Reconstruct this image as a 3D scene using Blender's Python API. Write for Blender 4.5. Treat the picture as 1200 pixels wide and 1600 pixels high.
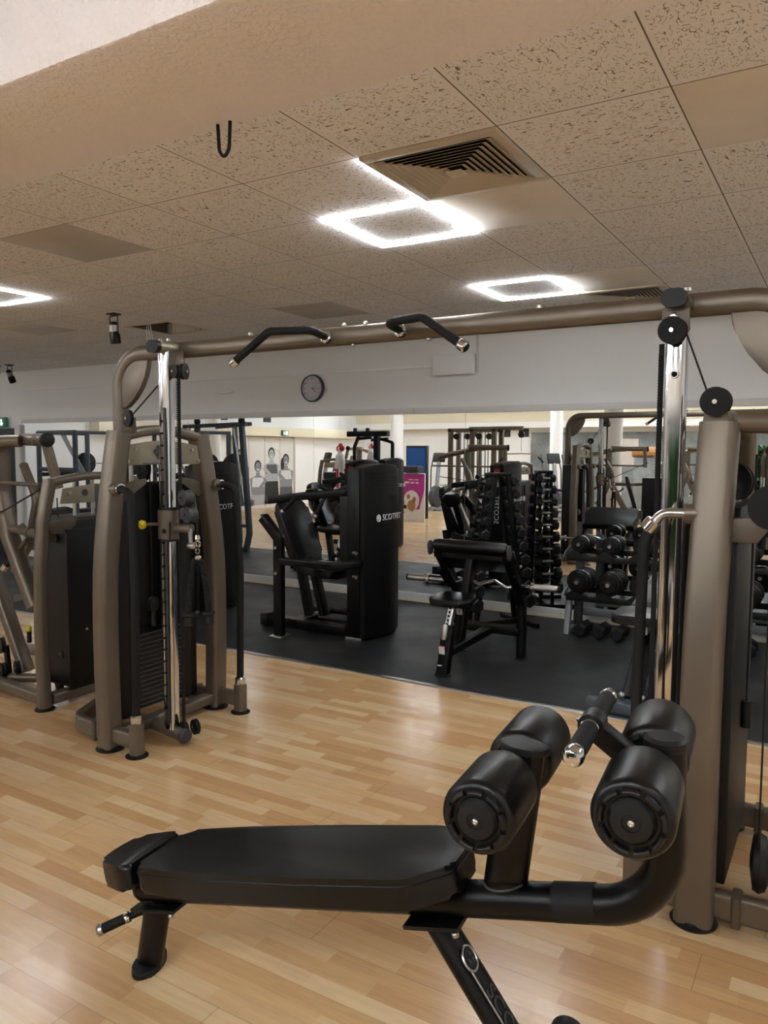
import bpy, bmesh, math, random
from mathutils import Matrix, Vector
PI = math.pi
for o in list(bpy.data.objects): bpy.data.objects.remove(o)
SC = bpy.context.scene
COL = SC.collection
# ---------------------------------------------------------------- camera
cd = bpy.data.cameras.new('camera'); cam = bpy.data.objects.new('camera', cd); COL.objects.link(cam)
yaw, pitch, roll = 0.5390, -0.0780, 0.0047
cy, sy, cp, sp = math.cos(yaw), math.sin(yaw), math.cos(pitch), math.sin(pitch)
Fv = Vector((-sy*cp, cy*cp, sp)); Rt = Vector((cy, sy, 0)); Up = Rt.cross(Fv)
R2 = Rt*math.cos(roll)+Up*math.sin(roll); U2 = -Rt*math.sin(roll)+Up*math.cos(roll)
cam.matrix_world = Matrix(((R2.x, U2.x, -Fv.x, 0), (R2.y, U2.y, -Fv.y, 0), (R2.z, U2.z, -Fv.z, 1.604), (0, 0, 0, 1)))
cd.sensor_fit = 'VERTICAL'; cd.sensor_height = 36; cd.sensor_width = 27; cd.lens = 36*1207.5/1600
cd.clip_start = 0.05; cd.clip_end = 100
SC.camera = cam
# ---------------------------------------------------------------- world and exposure
w = bpy.data.worlds.new('world'); SC.world = w; w.use_nodes = True
w.node_tree.nodes['Background'].inputs[0].default_value = (0.8, 0.85, 1, 1)
w.node_tree.nodes['Background'].inputs[1].default_value = 0.0
SC.view_settings.view_transform = 'Standard'; SC.view_settings.look = 'None'
SC.view_settings.gamma = 1.0; SC.view_settings.use_curve_mapping = False
SC.view_settings.exposure = 1.36
LED_POWER = 24.0
LED_COLOR = (0.90, 0.95, 1.0)
YM = 7.231      # mirror wall
ZC = 2.776      # ceiling
# ---------------------------------------------------------------- materials
def srgb(h):
    h = h.lstrip('#'); c = [int(h[i:i+2], 16)/255 for i in (0, 2, 4)]
    return tuple(x/12.92 if x <= .04045 else ((x+.055)/1.055)**2.4 for x in c)+(1,)
class NT:
    def __init__(s, name):
        s.m = bpy.data.materials.new(name); s.m.use_nodes = True
        s.t = s.m.node_tree; s.b = s.t.nodes['Principled BSDF']
    def n(s, typ, **kw):
        nd = s.t.nodes.new(typ)
        for k, v in kw.items():
            if k.startswith('i_'):
                key = k[2:]; key = int(key) if key.isdigit() else key
                if hasattr(v, 'is_output') or isinstance(v, bpy.types.NodeSocket): s.t.links.new(v, nd.inputs[key])
                else: nd.inputs[key].default_value = v
            else: setattr(nd, k, v)
        return nd
    def math(s, op, a, b=None, c=None):
        nd = s.t.nodes.new('ShaderNodeMath'); nd.operation = op
        for i, v in enumerate((a, b, c)):
            if v is None: continue
            if isinstance(v, bpy.types.NodeSocket): s.t.links.new(v, nd.inputs[i])
            else: nd.inputs[i].default_value = v
        return nd.outputs[0]
    def mix(s, f, a, b):
        nd = s.t.nodes.new('ShaderNodeMix'); nd.data_type = 'RGBA'
        for i, v in ((0, f), (6, a), (7, b)):
            if isinstance(v, bpy.types.NodeSocket): s.t.links.new(v, nd.inputs[i])
            else: nd.inputs[i].default_value = v
        return nd.outputs[2]
    def set(s, k, v):
        if isinstance(v, bpy.types.NodeSocket): s.t.links.new(v, s.b.inputs[k])
        else: s.b.inputs[k].default_value = v
    def bump(s, h, strength=.3, dist=.002):
        nd = s.n('ShaderNodeBump'); nd.inputs['Strength'].default_value = strength; nd.inputs['Distance'].default_value = dist
        s.t.links.new(h, nd.inputs['Height']); s.t.links.new(nd.outputs[0], s.b.inputs['Normal'])
def mat(name, col, rough=.5, metal=0., bump=0., bscale=200, var=0., spec=.4, coat=0., emit=None, es=1.):
    t = NT(name); c = srgb(col) if isinstance(col, str) else col
    t.set('Base Color', c); t.set('Roughness', rough); t.set('Metallic', metal)
    if spec is None and isinstance(col, str) and max(c[:3]) < .012: spec = .27
    if spec is not None: t.set('Specular IOR Level', spec)
    if coat: t.set('Coat Weight', coat); t.set('Coat Roughness', .15)
    co = t.n('ShaderNodeTexCoord').outputs['Object']
    nz = t.n('ShaderNodeTexNoise', i_Vector=co, i_Scale=bscale, i_Detail=3.0)
    if bump: t.bump(nz.outputs[0], bump, .002)
    n2 = t.n('ShaderNodeTexNoise', i_Vector=co, i_Scale=9.0, i_Detail=4.0)
    v = var if var else .06
    dk = tuple(x*(1-v) for x in c[:3])+(1,); lt = tuple(min(1, x*(1+v)) for x in c[:3])+(1,)
    t.set('Base Color', t.mix(n2.outputs[0], dk, lt))
    if emit: t.set('Emission Color', srgb(emit) if isinstance(emit, str) else emit); t.set('Emission Strength', es)
    return t.m
M = {}
M['brown'] = mat('taupe metallic paint', '#73695c', .36, .5, .05, 400, .05)
M['brown_d'] = mat('taupe bracket metal', '#655c50', .45, .5)
M['plate'] = mat('champagne plate', '#8d8471', .42, .5)
M['chrome'] = mat('polished chrome', '#d5d6d8', .09, 1.0)
M['steel'] = mat('brushed steel', '#b9b8b4', .3, 1.0)
M['blackm'] = mat('black powder coat', '#050506', .42, .0, .03, 500)
M['blackg'] = mat('black satin tube', '#050506', .34, .0, spec=.28)
M['leather'] = mat('black upholstery', '#070708', .33, 0, .12, 350, .1, spec=.38)
M['leather_end'] = mat('black gathered upholstery', '#060607', .42, 0, .1, 120, .1)
M['rubber'] = mat('black rubber grip', '#060607', .7, 0, .25, 600)
M['plastic'] = mat('dark plastic', '#0c0d0e', .5)
M['gplastic'] = mat('grey plastic', '#3c3e42', .5)
M['shroud'] = mat('black shroud', '#08090a', .42)
M['teal'] = mat('dark tinted acrylic', '#050908', .5)
M['yellow'] = mat('yellow knob', '#d8c020', .4)
M['white'] = mat('white paint', '#d8d6d2', .6)
M['label'] = mat('white sticker', '#dcdcdc', .5)
M['red'] = mat('red print', '#b01c24', .5)
M['silver'] = mat('silver grey paint', '#8f9396', .45, .5)
M['slate'] = mat('slate blue grey paint', '#4d565d', .45, .3)
M['cable'] = mat('black coated cable', '#101010', .4)
M['hex'] = mat('black rubber hex', '#08080a', .5, 0, .05, 200)
M['urethane'] = mat('black urethane plate', '#050505', .33)
M['clockf'] = mat('clock dial', '#c8c6cc', .5)
M['clockr'] = mat('clock rim', '#4a4a50', .35, .4)
M['blueplate'] = mat('blue grey sticker', '#5f7f96', .4)
M['greenleaf'] = mat('plant leaves', '#2f6a25', .5, 0, 0, 30, .5)
M['purple'] = mat('purple ring', '#5c2160', .45)
M['magenta'] = mat('magenta print', '#b0358c', .5)
M['blue_scr'] = mat('blue screen', '#101c38', .2, emit='#24528a', es=.2)
M['cyan_scr'] = mat('cyan screen', '#2090c8', .2, emit='#2da4dc', es=.9)
M['greenexit'] = mat('exit sign green', '#0c2a1c', .4, emit='#0e3a24', es=.4)
M['whitelit'] = mat('exit sign pictogram', '#e8f0e8', .4, emit='#dff0e4', es=1.)
M['tan_box'] = mat('wicker tan', '#a87c4c', .7)
M['dgrey'] = mat('dark grey panel', '#26282a', .5)
M['glassdoor'] = mat('pale frame', '#c4c2ba', .5)
M['ventpaint'] = mat('tan vent enamel', '#cfc2ae', .5)
M['void'] = mat('dark ceiling void', '#050505', .9)
def led(name, st):
    t = NT(name); t.set('Base Color', (1, 1, 1, 1)); t.set('Emission Color', LED_COLOR+(1,)); t.set('Emission Strength', st); return t.m
M['led'] = led('led diffuser', LED_POWER); M['led_rear'] = led('boosted rear led diffuser', LED_POWER*2.2)  # rear led: same colour, strengthened to brighten the room in the mirror
# wood floor: three-strip beech laminate, strips along X
def wood():
    t = NT('beech laminate floor')
    co = t.n('ShaderNodeTexCoord').outputs['Object']; sp_ = t.n('ShaderNodeSeparateXYZ', i_0=co)
    X, Y = sp_.outputs[0], sp_.outputs[1]
    W = .0655; ry = t.math('DIVIDE', Y, W); row = t.math('FLOOR', ry)
    wn = t.n('ShaderNodeTexWhiteNoise', noise_dimensions='1D', i_W=row).outputs[0]
    L = .43; xo = t.math('DIVIDE', t.math('ADD', X, t.math('MULTIPLY', wn, 3.7)), L); cell = t.math('FLOOR', xo)
    cv = t.n('ShaderNodeCombineXYZ', i_0=cell, i_1=row); cn = t.n('ShaderNodeTexWhiteNoise', noise_dimensions='2D', i_Vector=cv.outputs[0]).outputs[0]
    ramp = t.n('ShaderNodeValToRGB', i_0=cn); e = ramp.color_ramp.elements
    e[0].position = 0; e[0].color = srgb('#cfa271'); e[1].position = 1; e[1].color = srgb('#eacb9e')
    for p, c in ((.25, '#d3a976'), (.5, '#deb683'), (.8, '#e2bf91')):
        q = e.new(p); q.color = srgb(c)
    # grain
    mp = t.n('ShaderNodeCombineXYZ', i_0=t.math('MULTIPLY', X, 5.0), i_1=t.math('MULTIPLY', Y, 60.0), i_2=cn)
    g = t.n('ShaderNodeTexNoise', i_Vector=mp.outputs[0], i_Scale=1.0, i_Detail=5.0, i_Distortion=.6).outputs[0]
    mp2 = t.n('ShaderNodeCombineXYZ', i_0=t.math('MULTIPLY', X, 9.0), i_1=t.math('MULTIPLY', Y, 22.0), i_2=cn)
    g2 = t.n('ShaderNodeTexNoise', i_Vector=mp2.outputs[0], i_Scale=1.0, i_Detail=3.0, i_Distortion=1.5).outputs[0]
    gm = t.math('ADD', t.math('MULTIPLY', g, .85), t.math('MULTIPLY', g2, .15))
    grain = t.n('ShaderNodeMapRange', i_Value=gm, i_1=.3, i_2=.7, i_3=.83, i_4=.98).outputs[0]
    # seams between boards: every third strip, board length 1.29
    BW = W*3; fb = t.math('FRACT', t.math('DIVIDE', Y, BW)); s1 = t.math('LESS_THAN', fb, .008)
    rb = t.math('FLOOR', t.math('DIVIDE', Y, BW)); wb = t.n('ShaderNodeTexWhiteNoise', noise_dimensions='1D', i_W=t.math('ADD', rb, 31.7)).outputs[0]
    fx = t.math('FRACT', t.math('ADD', t.math('DIVIDE', X, 1.29), wb)); s2 = t.math('LESS_THAN', fx, .0017)
    seam = t.math('MAXIMUM', s1, s2)
    sm = t.math('LESS_THAN', t.math('FRACT', ry), .02)
    dark = t.math('SUBTRACT', grain, t.math('ADD', t.math('MULTIPLY', seam, .42), t.math('MULTIPLY', sm, .05)))
    vm = t.n('ShaderNodeVectorMath', operation='SCALE'); t.t.links.new(ramp.outputs[0], vm.inputs[0]); t.t.links.new(dark, vm.inputs['Scale'])
    t.t.links.new(vm.outputs[0], t.b.inputs['Base Color'])
    rr = t.n('ShaderNodeMapRange', i_Value=g2, i_1=.3, i_2=.7, i_3=.17, i_4=.25).outputs[0]
    t.set('Roughness', rr); t.set('Specular IOR Level', .55)
    t.bump(t.math('SUBTRACT', t.math('MULTIPLY', g, .3), seam), .12, .001)
    return t.m
M['wood'] = wood()
def rubberfloor():
    t = NT('black rubber flooring')
    co = t.n('ShaderNodeTexCoord').outputs['Object']
    n1 = t.n('ShaderNodeTexNoise', i_Vector=co, i_Scale=260.0, i_Detail=2.0).outputs[0]
    n2 = t.n('ShaderNodeTexNoise', i_Vector=co, i_Scale=2.2, i_Detail=5.0).outputs[0]
    fl = t.math('GREATER_THAN', n1, .72)
    base = t.mix(n2, srgb('#111214'), srgb('#1d1f22'))
    t.set('Base Color', t.mix(fl, base, srgb('#3c3e42')))
    t.set('Roughness', t.n('ShaderNodeMapRange', i_Value=n2, i_1=.3, i_2=.7, i_3=.45, i_4=.62).outputs[0])
    t.bump(n1, .25, .002); return t.m
M['rubberfloor'] = rubberfloor()
def plaster(name, col, sc=60, st=.6, d=.004):
    t = NT(name); co = t.n('ShaderNodeTexCoord').outputs['Object']
    n1 = t.n('ShaderNodeTexNoise', i_Vector=co, i_Scale=float(sc), i_Detail=3.0, i_Distortion=.8).outputs[0]
    n2 = t.n('ShaderNodeTexNoise', i_Vector=co, i_Scale=1.5, i_Detail=3.0).outputs[0]
    c = srgb(col); t.set('Base Color', t.mix(n2, tuple(x*.95 for x in c[:3])+(1,), c)); t.set('Roughness', .85)
    t.bump(n1, st, d); return t.m
M['wall'] = plaster('white wall plaster', '#eeeeec', 60, .35, .003)
M['beam'] = plaster('tan rough plaster', '#fbf1ec', 55, 1.0, .009)
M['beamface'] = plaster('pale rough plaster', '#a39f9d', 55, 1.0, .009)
M['soffit'] = plaster('cream soffit', '#e2d8bf', 40, .2)
def concrete():
    t = NT('grey concrete finish'); co = t.n('ShaderNodeTexCoord').outputs['Object']
    n1 = t.n('ShaderNodeTexNoise', i_Vector=co, i_Scale=2.0, i_Detail=8.0, i_Roughness=.65).outputs[0]
    n2 = t.n('ShaderNodeMapRange', i_Value=n1, i_1=.3, i_2=.7).outputs[0]
    t.set('Base Color', t.mix(n2, srgb('#55595a'), srgb('#8a8f8e'))); t.set('Roughness', .7); t.bump(n1, .2); return t.m
M['concrete'] = concrete()
GX0, GY0, TS = -1.739, 2.081, .6
def ceilingmat():
    t = NT('fissured mineral ceiling tiles'); co = t.n('ShaderNodeTexCoord').outputs['Object']; s = t.n('ShaderNodeSeparateXYZ', i_0=co)
    X = t.math('DIVIDE', t.math('SUBTRACT', s.outputs[0], GX0-60*TS), TS); Y = t.math('DIVIDE', t.math('SUBTRACT', s.outputs[1], GY0-60*TS), TS)
    fx, fy = t.math('FRACT', X), t.math('FRACT', Y)
    ex = t.math('MINIMUM', fx, t.math('SUBTRACT', 1.0, fx)); ey = t.math('MINIMUM', fy, t.math('SUBTRACT', 1.0, fy))
    ed = t.math('MINIMUM', ex, ey); line = t.math('LESS_THAN', ed, .0045); rim = t.math('LESS_THAN', ed, .03)
    cell = t.n('ShaderNodeCombineXYZ', i_0=t.math('FLOOR', X), i_1=t.math('FLOOR', Y)).outputs[0]
    rnd = t.n('ShaderNodeTexWhiteNoise', noise_dimensions='2D', i_Vector=cell)
    off = t.n('ShaderNodeVectorMath', operation='SCALE'); t.t.links.new(rnd.outputs[1], off.inputs[0]); off.inputs['Scale'].default_value = 7.0
    # tile laid in either of two directions: stretch the pattern along X or Y
    q = t.math('GREATER_THAN', rnd.outputs[0], .5)
    sx = t.math('ADD', 1.0, t.math('MULTIPLY', q, -.45)); sy_ = t.math('ADD', .55, t.math('MULTIPLY', q, .45))
    pv = t.n('ShaderNodeCombineXYZ', i_0=t.math('MULTIPLY', s.outputs[0], sx), i_1=t.math('MULTIPLY', s.outputs[1], sy_))
    ad = t.n('ShaderNodeVectorMath', operation='ADD'); t.t.links.new(pv.outputs[0], ad.inputs[0]); t.t.links.new(off.outputs[0], ad.inputs[1])
    nA = t.n('ShaderNodeTexNoise', i_Vector=ad.outputs[0], i_Scale=64.0, i_Detail=0.0, i_Distortion=.1).outputs[0]
    nB = t.n('ShaderNodeTexNoise', i_Vector=ad.outputs[0], i_Scale=85.0, i_Detail=0.0, i_Distortion=0.0, noise_dimensions='3D')
    nC = t.n('ShaderNodeTexNoise', i_Vector=ad.outputs[0], i_Scale=150.0, i_Detail=0.0).outputs[0]
    worm = t.math('MULTIPLY', t.math('LESS_THAN', t.math('ABSOLUTE', t.math('SUBTRACT', nA, .5)), .026), t.math('GREATER_THAN', nB.outputs[0], .50))
    dots = t.math('GREATER_THAN', nC, .80)
    hole = t.math('MULTIPLY', t.math('MAXIMUM', worm, dots), t.math('SUBTRACT', 1.0, rim))
    tint = t.n('ShaderNodeMapRange', i_Value=rnd.outputs[0], i_1=0.0, i_2=1.0, i_3=.96, i_4=1.0).outputs[0]
    vm = t.n('ShaderNodeVectorMath', operation='SCALE'); vm.inputs[0].default_value = srgb('#faf7f5')[:3]; t.t.links.new(tint, vm.inputs['Scale'])
    c = t.mix(hole, vm.outputs[0], srgb('#8a7c6a')); c = t.mix(line, c, srgb('#7a6c5c'))
    t.set('Base Color', c); t.set('Roughness', .9)
    t.bump(t.math('SUBTRACT', 1.0, t.math('MAXIMUM', hole, line)), .5, .003); return t.m
M['ceil'] = ceilingmat()
def mirrormat():
    t = NT('mirror glass'); t.set('Base Color', (.92, .95, .945, 1)); t.set('Metallic', 1.0)
    co = t.n('ShaderNodeTexCoord').outputs['Object']
    n = t.n('ShaderNodeTexNoise', i_Vector=co, i_Scale=3.0).outputs[0]
    t.set('Roughness', t.n('ShaderNodeMapRange', i_Value=n, i_3=0.0, i_4=.006).outputs[0]); return t.m
M['mirror'] = mirrormat()
def perforated():
    t = NT('perforated black cover'); co = t.n('ShaderNodeTexCoord').outputs['Object']; s = t.n('ShaderNodeSeparateXYZ', i_0=co)
    a = t.math('FRACT', t.math('MULTIPLY', s.outputs[1], 34.0)); zz = t.math('MULTIPLY', s.outputs[2], 44.0); b = t.math('FRACT', zz)
    d = t.math('ADD', t.math('POWER', t.math('MULTIPLY', t.math('SUBTRACT', a, .5), 1.2), 2), t.math('POWER', t.math('SUBTRACT', b, .5), 2))
    z = s.outputs[2]
    band = t.math('MAXIMUM', t.math('MULTIPLY', t.math('GREATER_THAN', z, 1.13), t.math('LESS_THAN', z, 1.43)), t.math('MULTIPLY', t.math('GREATER_THAN', z, .14), t.math('LESS_THAN', z, .92)))
    hole = t.math('MULTIPLY', t.math('LESS_THAN', d, .1), band)
    t.set('Base Color', t.mix(hole, srgb('#060607'), srgb('#010101'))); t.set('Specular IOR Level', .3); t.set('Roughness', .42); t.bump(t.math('SUBTRACT', 1.0, hole), .8, .004); return t.m
M['perf'] = perforated()
# ---------------------------------------------------------------- mesh helpers
ROOT = {}
def rrect(w, h, r, n=3):
    pts = []
    for cx, cy_, a0 in ((w/2-r, h/2-r, 0), (-w/2+r, h/2-r, 90), (-w/2+r, -h/2+r, 180), (w/2-r, -h/2+r, 270)):
        for i in range(n+1):
            a = math.radians(a0+90*i/n); pts.append((cx+r*math.cos(a), cy_+r*math.sin(a)))
    return pts
def ell(w, h, n=16): return [(w/2*math.cos(2*PI*i/n), h/2*math.sin(2*PI*i/n)) for i in range(n)]
def fillet(pts, rad, n=6):
    pts = [Vector(p) for p in pts]; out = [pts[0]]
    for i in range(1, len(pts)-1):
        a, b, c = pts[i-1], pts[i], pts[i+1]; u = (a-b).normalized(); v = (c-b).normalized()
        ang = u.angle(v)
        if ang > PI-.02: out.append(b); continue
        r = rad[i-1] if isinstance(rad, (list, tuple)) else rad
        d = min(r/math.tan(ang/2), (a-b).length*.48, (c-b).length*.48); rr = d*math.tan(ang/2)
        p1, p2 = b+u*d, b+v*d; cen = b+(u+v).normalized()*(rr/math.sin(ang/2)); w0, w1 = p1-cen, p2-cen; tot = w0.angle(w1); ax = w0.cross(w1).normalized()
        for k in range(n+1): out.append(cen+Matrix.Rotation(tot*k/n, 3, ax) @ w0)
    out.append(pts[-1]); return out
class MB:
    def __init__(s, world=True): s.bm = bmesh.new(); s.world = world
    def _xf(s, vs, m):
        for v in vs: v.co = m @ v.co
    def box(s, c, size, rot=None, bev=0., seg=2):
        r = bmesh.ops.create_cube(s.bm, size=1.); vs = r['verts']
        for v in vs: v.co = Vector((v.co.x*size[0], v.co.y*size[1], v.co.z*size[2]))
        if bev:
            es = list({e for v in vs for e in v.link_edges})
            rb = bmesh.ops.bevel(s.bm, geom=es, offset=bev, segments=seg, affect='EDGES', profile=.5); vs = list({v for f in rb['faces'] for v in f.verts} | {v for v in rb['verts']})
        m = Matrix.Translation(c)
        if rot is not None: m = m @ (rot.to_4x4() if isinstance(rot, Matrix) else Matrix.Rotation(rot[2], 4, 'Z') @ Matrix.Rotation(rot[1], 4, 'Y') @ Matrix.Rotation(rot[0], 4, 'X'))
        s._xf(vs, m); return s
    def box2(s, a, b, bev=0., seg=2):
        return s.box([(a[i]+b[i])/2 for i in range(3)], [abs(a[i]-b[i]) for i in range(3)], None, bev, seg)
    def tube(s, pts, r, seg=12, up=(0, 0, 1), caps=True, closed=False):
        pts = [Vector(p) for p in pts]; up = Vector(up)
        if isinstance(r, (int, float)): sec = ell(2*r, 2*r, seg)
        elif isinstance(r, tuple): sec = ell(r[0], r[1], 18) if len(r) == 2 else rrect(r[0], r[1], r[2])
        else: sec = r
        n = len(pts); rings = []; pu = None
        for i, p in enumerate(pts):
            if closed: t = (pts[(i+1) % n]-pts[i-1])
            elif i == 0: t = pts[1]-p
            elif i == n-1: t = p-pts[-2]
            else: t = (pts[i+1]-p).normalized()+(p-pts[i-1]).normalized()
            t.normalize()
            if isinstance(r, (int, float)):
                if pu is None:
                    pu = up if abs(t.dot(up)) < .95 else Vector((1, 0, 0)) if abs(t.x) < .9 else Vector((0, 1, 0))
                side = t.cross(pu).normalized(); u = side.cross(t).normalized(); pu = u
            else:
                uu = up if abs(t.dot(up)) < .97 else Vector((1, 0, 0)); side = t.cross(uu).normalized(); u = side.cross(t).normalized()
            rings.append([s.bm.verts.new(p+side*a+u*b) for a, b in sec])
        m = len(sec)
        for i in range(n if closed else n-1):
            A, B = rings[i], rings[(i+1) % n]
            for k in range(m): s.bm.faces.new((A[k], A[(k+1) % m], B[(k+1) % m], B[k]))
        if caps and not closed:
            s.bm.faces.new(list(reversed(rings[0]))); s.bm.faces.new(rings[-1])
        return s
    def cyl(s, a, b, r, seg=20, r2=None):
        return s.lathe([(r, 0), (r if r2 is None else r2, (Vector(b)-Vector(a)).length)], a, Vector(b)-Vector(a), seg, True)
    def lathe(s, prof, o, axis, seg=20, caps=True):
        o = Vector(o); ax = Vector(axis).normalized(); q = Vector((1, 0, 0)) if abs(ax.x) < .9 else Vector((0, 1, 0))
        u = ax.cross(q).normalized(); v = ax.cross(u); rings = []
        for r, h in prof:
            if r < 1e-6: rings.append([s.bm.verts.new(o+ax*h)])
            else: rings.append([s.bm.verts.new(o+ax*h+(u*math.cos(2*PI*i/seg)+v*math.sin(2*PI*i/seg))*r) for i in range(seg)])
        for A, B in zip(rings, rings[1:]):
            for i in range(seg):
                j = (i+1) % seg
                if len(A) == 1 and len(B) == 1: continue
                if len(A) == 1: s.bm.faces.new((A[0], B[j], B[i]))
                elif len(B) == 1: s.bm.faces.new((A[i], A[j], B[0]))
                else: s.bm.faces.new((A[i], A[j], B[j], B[i]))
        if caps:
            if len(rings[0]) > 1: s.bm.faces.new(list(reversed(rings[0])))
            if len(rings[-1]) > 1: s.bm.faces.new(rings[-1])
        return s
    def prism(s, poly, o, xd, yd, depth, bev=0., seg=3, bev_bottom=True):
        o, xd, yd = Vector(o), Vector(xd).normalized(), Vector(yd).normalized(); zd = xd.cross(yd).normalized()
        A = [s.bm.verts.new(o+xd*x+yd*y) for x, y in poly]; B = [s.bm.verts.new(o+xd*x+yd*y+zd*depth) for x, y in poly]; m = len(poly)
        fb = s.bm.faces.new(list(reversed(A))); ft = s.bm.faces.new(B)
        for k in range(m): s.bm.faces.new((A[k], A[(k+1) % m], B[(k+1) % m], B[k]))
        if bev:
            es = list(ft.edges)+(list(fb.edges) if bev_bottom else [])
            bmesh.ops.bevel(s.bm, geom=es, offset=bev, segments=seg, affect='EDGES', profile=.5)
        return s
    def torus(s, o, axis, R, r, seg=32, sec=8, a0=0, a1=2*PI):
        ax = Vector(axis).normalized(); q = Vector((1, 0, 0)) if abs(ax.x) < .9 else Vector((0, 1, 0)); u = ax.cross(q).normalized(); v = ax.cross(u)
        pts = [Vector(o)+(u*math.cos(a0+(a1-a0)*i/seg)+v*math.sin(a0+(a1-a0)*i/seg))*R for i in range(seg)]
        return s.tube(pts, r, sec, up=ax, closed=True)
    def sphere(s, o, r, sc=(1, 1, 1), u=16, v=10):
        g = bmesh.ops.create_uvsphere(s.bm, u_segments=u, v_segments=v, radius=r)
        for x in g['verts']: x.co = Vector((x.co.x*sc[0], x.co.y*sc[1], x.co.z*sc[2]))+Vector(o)
        return s
    def done(s, name, m, parent=None, sharp=35, **tags):
        bmesh.ops.recalc_face_normals(s.bm, faces=s.bm.faces)
        me = bpy.data.meshes.new(name)
        rm = ROOT.get(parent.name) if parent is not None else None
        if rm is not None and s.world: s.bm.transform(rm.inverted())
        for f in s.bm.faces: f.smooth = True
        s.bm.to_mesh(me); s.bm.free()
        me.materials.append(M[m] if isinstance(m, str) else m)
        me.set_sharp_from_angle(angle=math.radians(sharp))
        o = bpy.data.objects.new(name, me); COL.objects.link(o)
        if parent is not None: o.parent = parent; ROOT[o.name] = rm if rm is not None else Matrix.Identity(4)
        for k, v in tags.items(): o[k] = v
        return o
def thing(name, label, cat, loc=(0, 0, 0), rz=0., group=None):
    o = bpy.data.objects.new(name, None); COL.objects.link(o); o.location = loc; o.rotation_euler = (0, 0, rz)
    o['label'] = label; o['category'] = cat
    if group: o['group'] = group
    ROOT[o.name] = Matrix.Translation(loc) @ Matrix.Rotation(rz, 4, 'Z'); o.empty_display_size = .1
    return o
def copy_tree(o, loc=None, rz=None, label=None, group=None, parent=None):
    c = o.copy(); COL.objects.link(c)
    if parent is not None: c.parent = parent
    if loc is not None: c.location = loc
    if rz is not None: c.rotation_euler = (0, 0, rz)
    if label: c['label'] = label
    if group: c['group'] = group
    for ch in list(o.children): copy_tree(ch, parent=c)
    return c
def text(txt, size, o, xd, yd, m, parent, ext=.001, name='lettering', align='CENTER', world=True, sx=1., **tags):
    cu = bpy.data.curves.new(name, 'FONT'); cu.body = txt; cu.size = size; cu.extrude = ext; cu.align_x = align; cu.align_y = 'CENTER'; cu.resolution_u = 3
    ob = bpy.data.objects.new('tmp', cu); COL.objects.link(ob)
    dg = bpy.context.evaluated_depsgraph_get(); me = bpy.data.meshes.new_from_object(ob.evaluated_get(dg)); bpy.data.objects.remove(ob)
    xd, yd = Vector(xd).normalized(), Vector(yd).normalized(); zd = xd.cross(yd); o = Vector(o)
    mt = Matrix(((xd.x*sx, yd.x, zd.x, o.x), (xd.y*sx, yd.y, zd.y, o.y), (xd.z*sx, yd.z, zd.z, o.z), (0, 0, 0, 1)))
    if world and parent is not None and ROOT.get(parent.name) is not None: mt = ROOT[parent.name].inverted() @ mt
    me.transform(mt); me.materials.clear(); me.materials.append(M[m]); me.name = name
    ob = bpy.data.objects.new(name, me); COL.objects.link(ob)
    if parent is not None: ob.parent = parent; ROOT[ob.name] = ROOT.get(parent.name)
    for k, v in tags.items(): ob[k] = v
    return ob
def struct(name, mb, m, **kw): o = mb.done(name, m); o['kind'] = 'structure'; return o
def V(*a): return Vector(a)
# ================================================================ ROOM
XL, XR, YB = -14.2, 3.2, -8.2
struct('floor', MB().box2((XL, YB, -.1), (XR, 4.62, 0)), 'wood')
struct('floor_rubber', MB().box2((XL, 4.66, -.1), (XR, YM, .004)), 'rubberfloor')
struct('trim_1', MB().box2((XL, 4.62, -.05), (XR, 4.66, .008), .003), 'steel')
struct('ceiling', MB().box2((XL, 1.5, ZC), (-5.939, YM, ZC+.1)).box2((-5.339, 1.5, ZC), (XR, YM, ZC+.1)).box2((-5.939, 1.5, ZC), (-5.339, 5.12, ZC+.1)).box2((-5.939, 5.66, ZC), (-5.339, YM, ZC+.1)), 'ceil')
struct('ceiling_void', MB().box2((-6.2, 5.0, ZC+.45), (-5.1, 5.8, ZC+.47)).box2((-6.0, 5.05, ZC+.1), (-5.98, 5.72, ZC+.45)).box2((-5.3, 5.05, ZC+.1), (-5.28, 5.72, ZC+.45)).box2((-6.0, 5.05, ZC+.1), (-5.28, 5.07, ZC+.45)).box2((-6.0, 5.70, ZC+.1), (-5.28, 5.72, ZC+.45)), 'void')
struct('ceiling_rear', MB().box2((XL, YB, 3.05), (XR, 1.35, 3.15)), 'beamface')
struct('ceiling_beam', MB().box2((XL, 1.35, 2.6), (XR, 1.87, 3.1), .012, 2), 'beam')
struct('wall_back', MB().box2((XL, YM, 0), (XR, YM+.15, ZC+.1)), 'wall')
struct('wall_left', MB().box2((XL-.15, YB, 0), (XL, YM+.15, 3.15)), 'wall')
struct('wall_right', MB().box2((XR, YB, 0), (XR+.15, YM+.15, 3.15)), 'wall')
struct('wall_front', MB().box2((XL, YB-.15, 0), (XR, YB, 3.15)), 'wall')
struct('wall_front_concrete', MB().box2((-8.3, YB, 0), (XR, YB+.06, 2.2)), 'concrete')
struct('ceiling_soffit', MB().box2((XL, YB, 2.33), (XR, YB+.7, 3.05)), 'wall')
struct('trim_5', MB().box2((XL, YB+.7, 2.52), (XR, YB+.74, 3.05)), 'soffit')
struct('wall_left_soffit', MB().box2((XL, YB+.7, 2.02), (XL+.3, 3.2, 2.28), .005), 'soffit')
struct('baseboard_back', MB().box2((-10.62, YM-.03, 0), (XR, YM, .095), .004), 'white')
struct('baseboard_back_strip', MB().box2((-10.62, YM-.036, 0), (XR, YM-.03, .035)), 'soffit')
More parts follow.
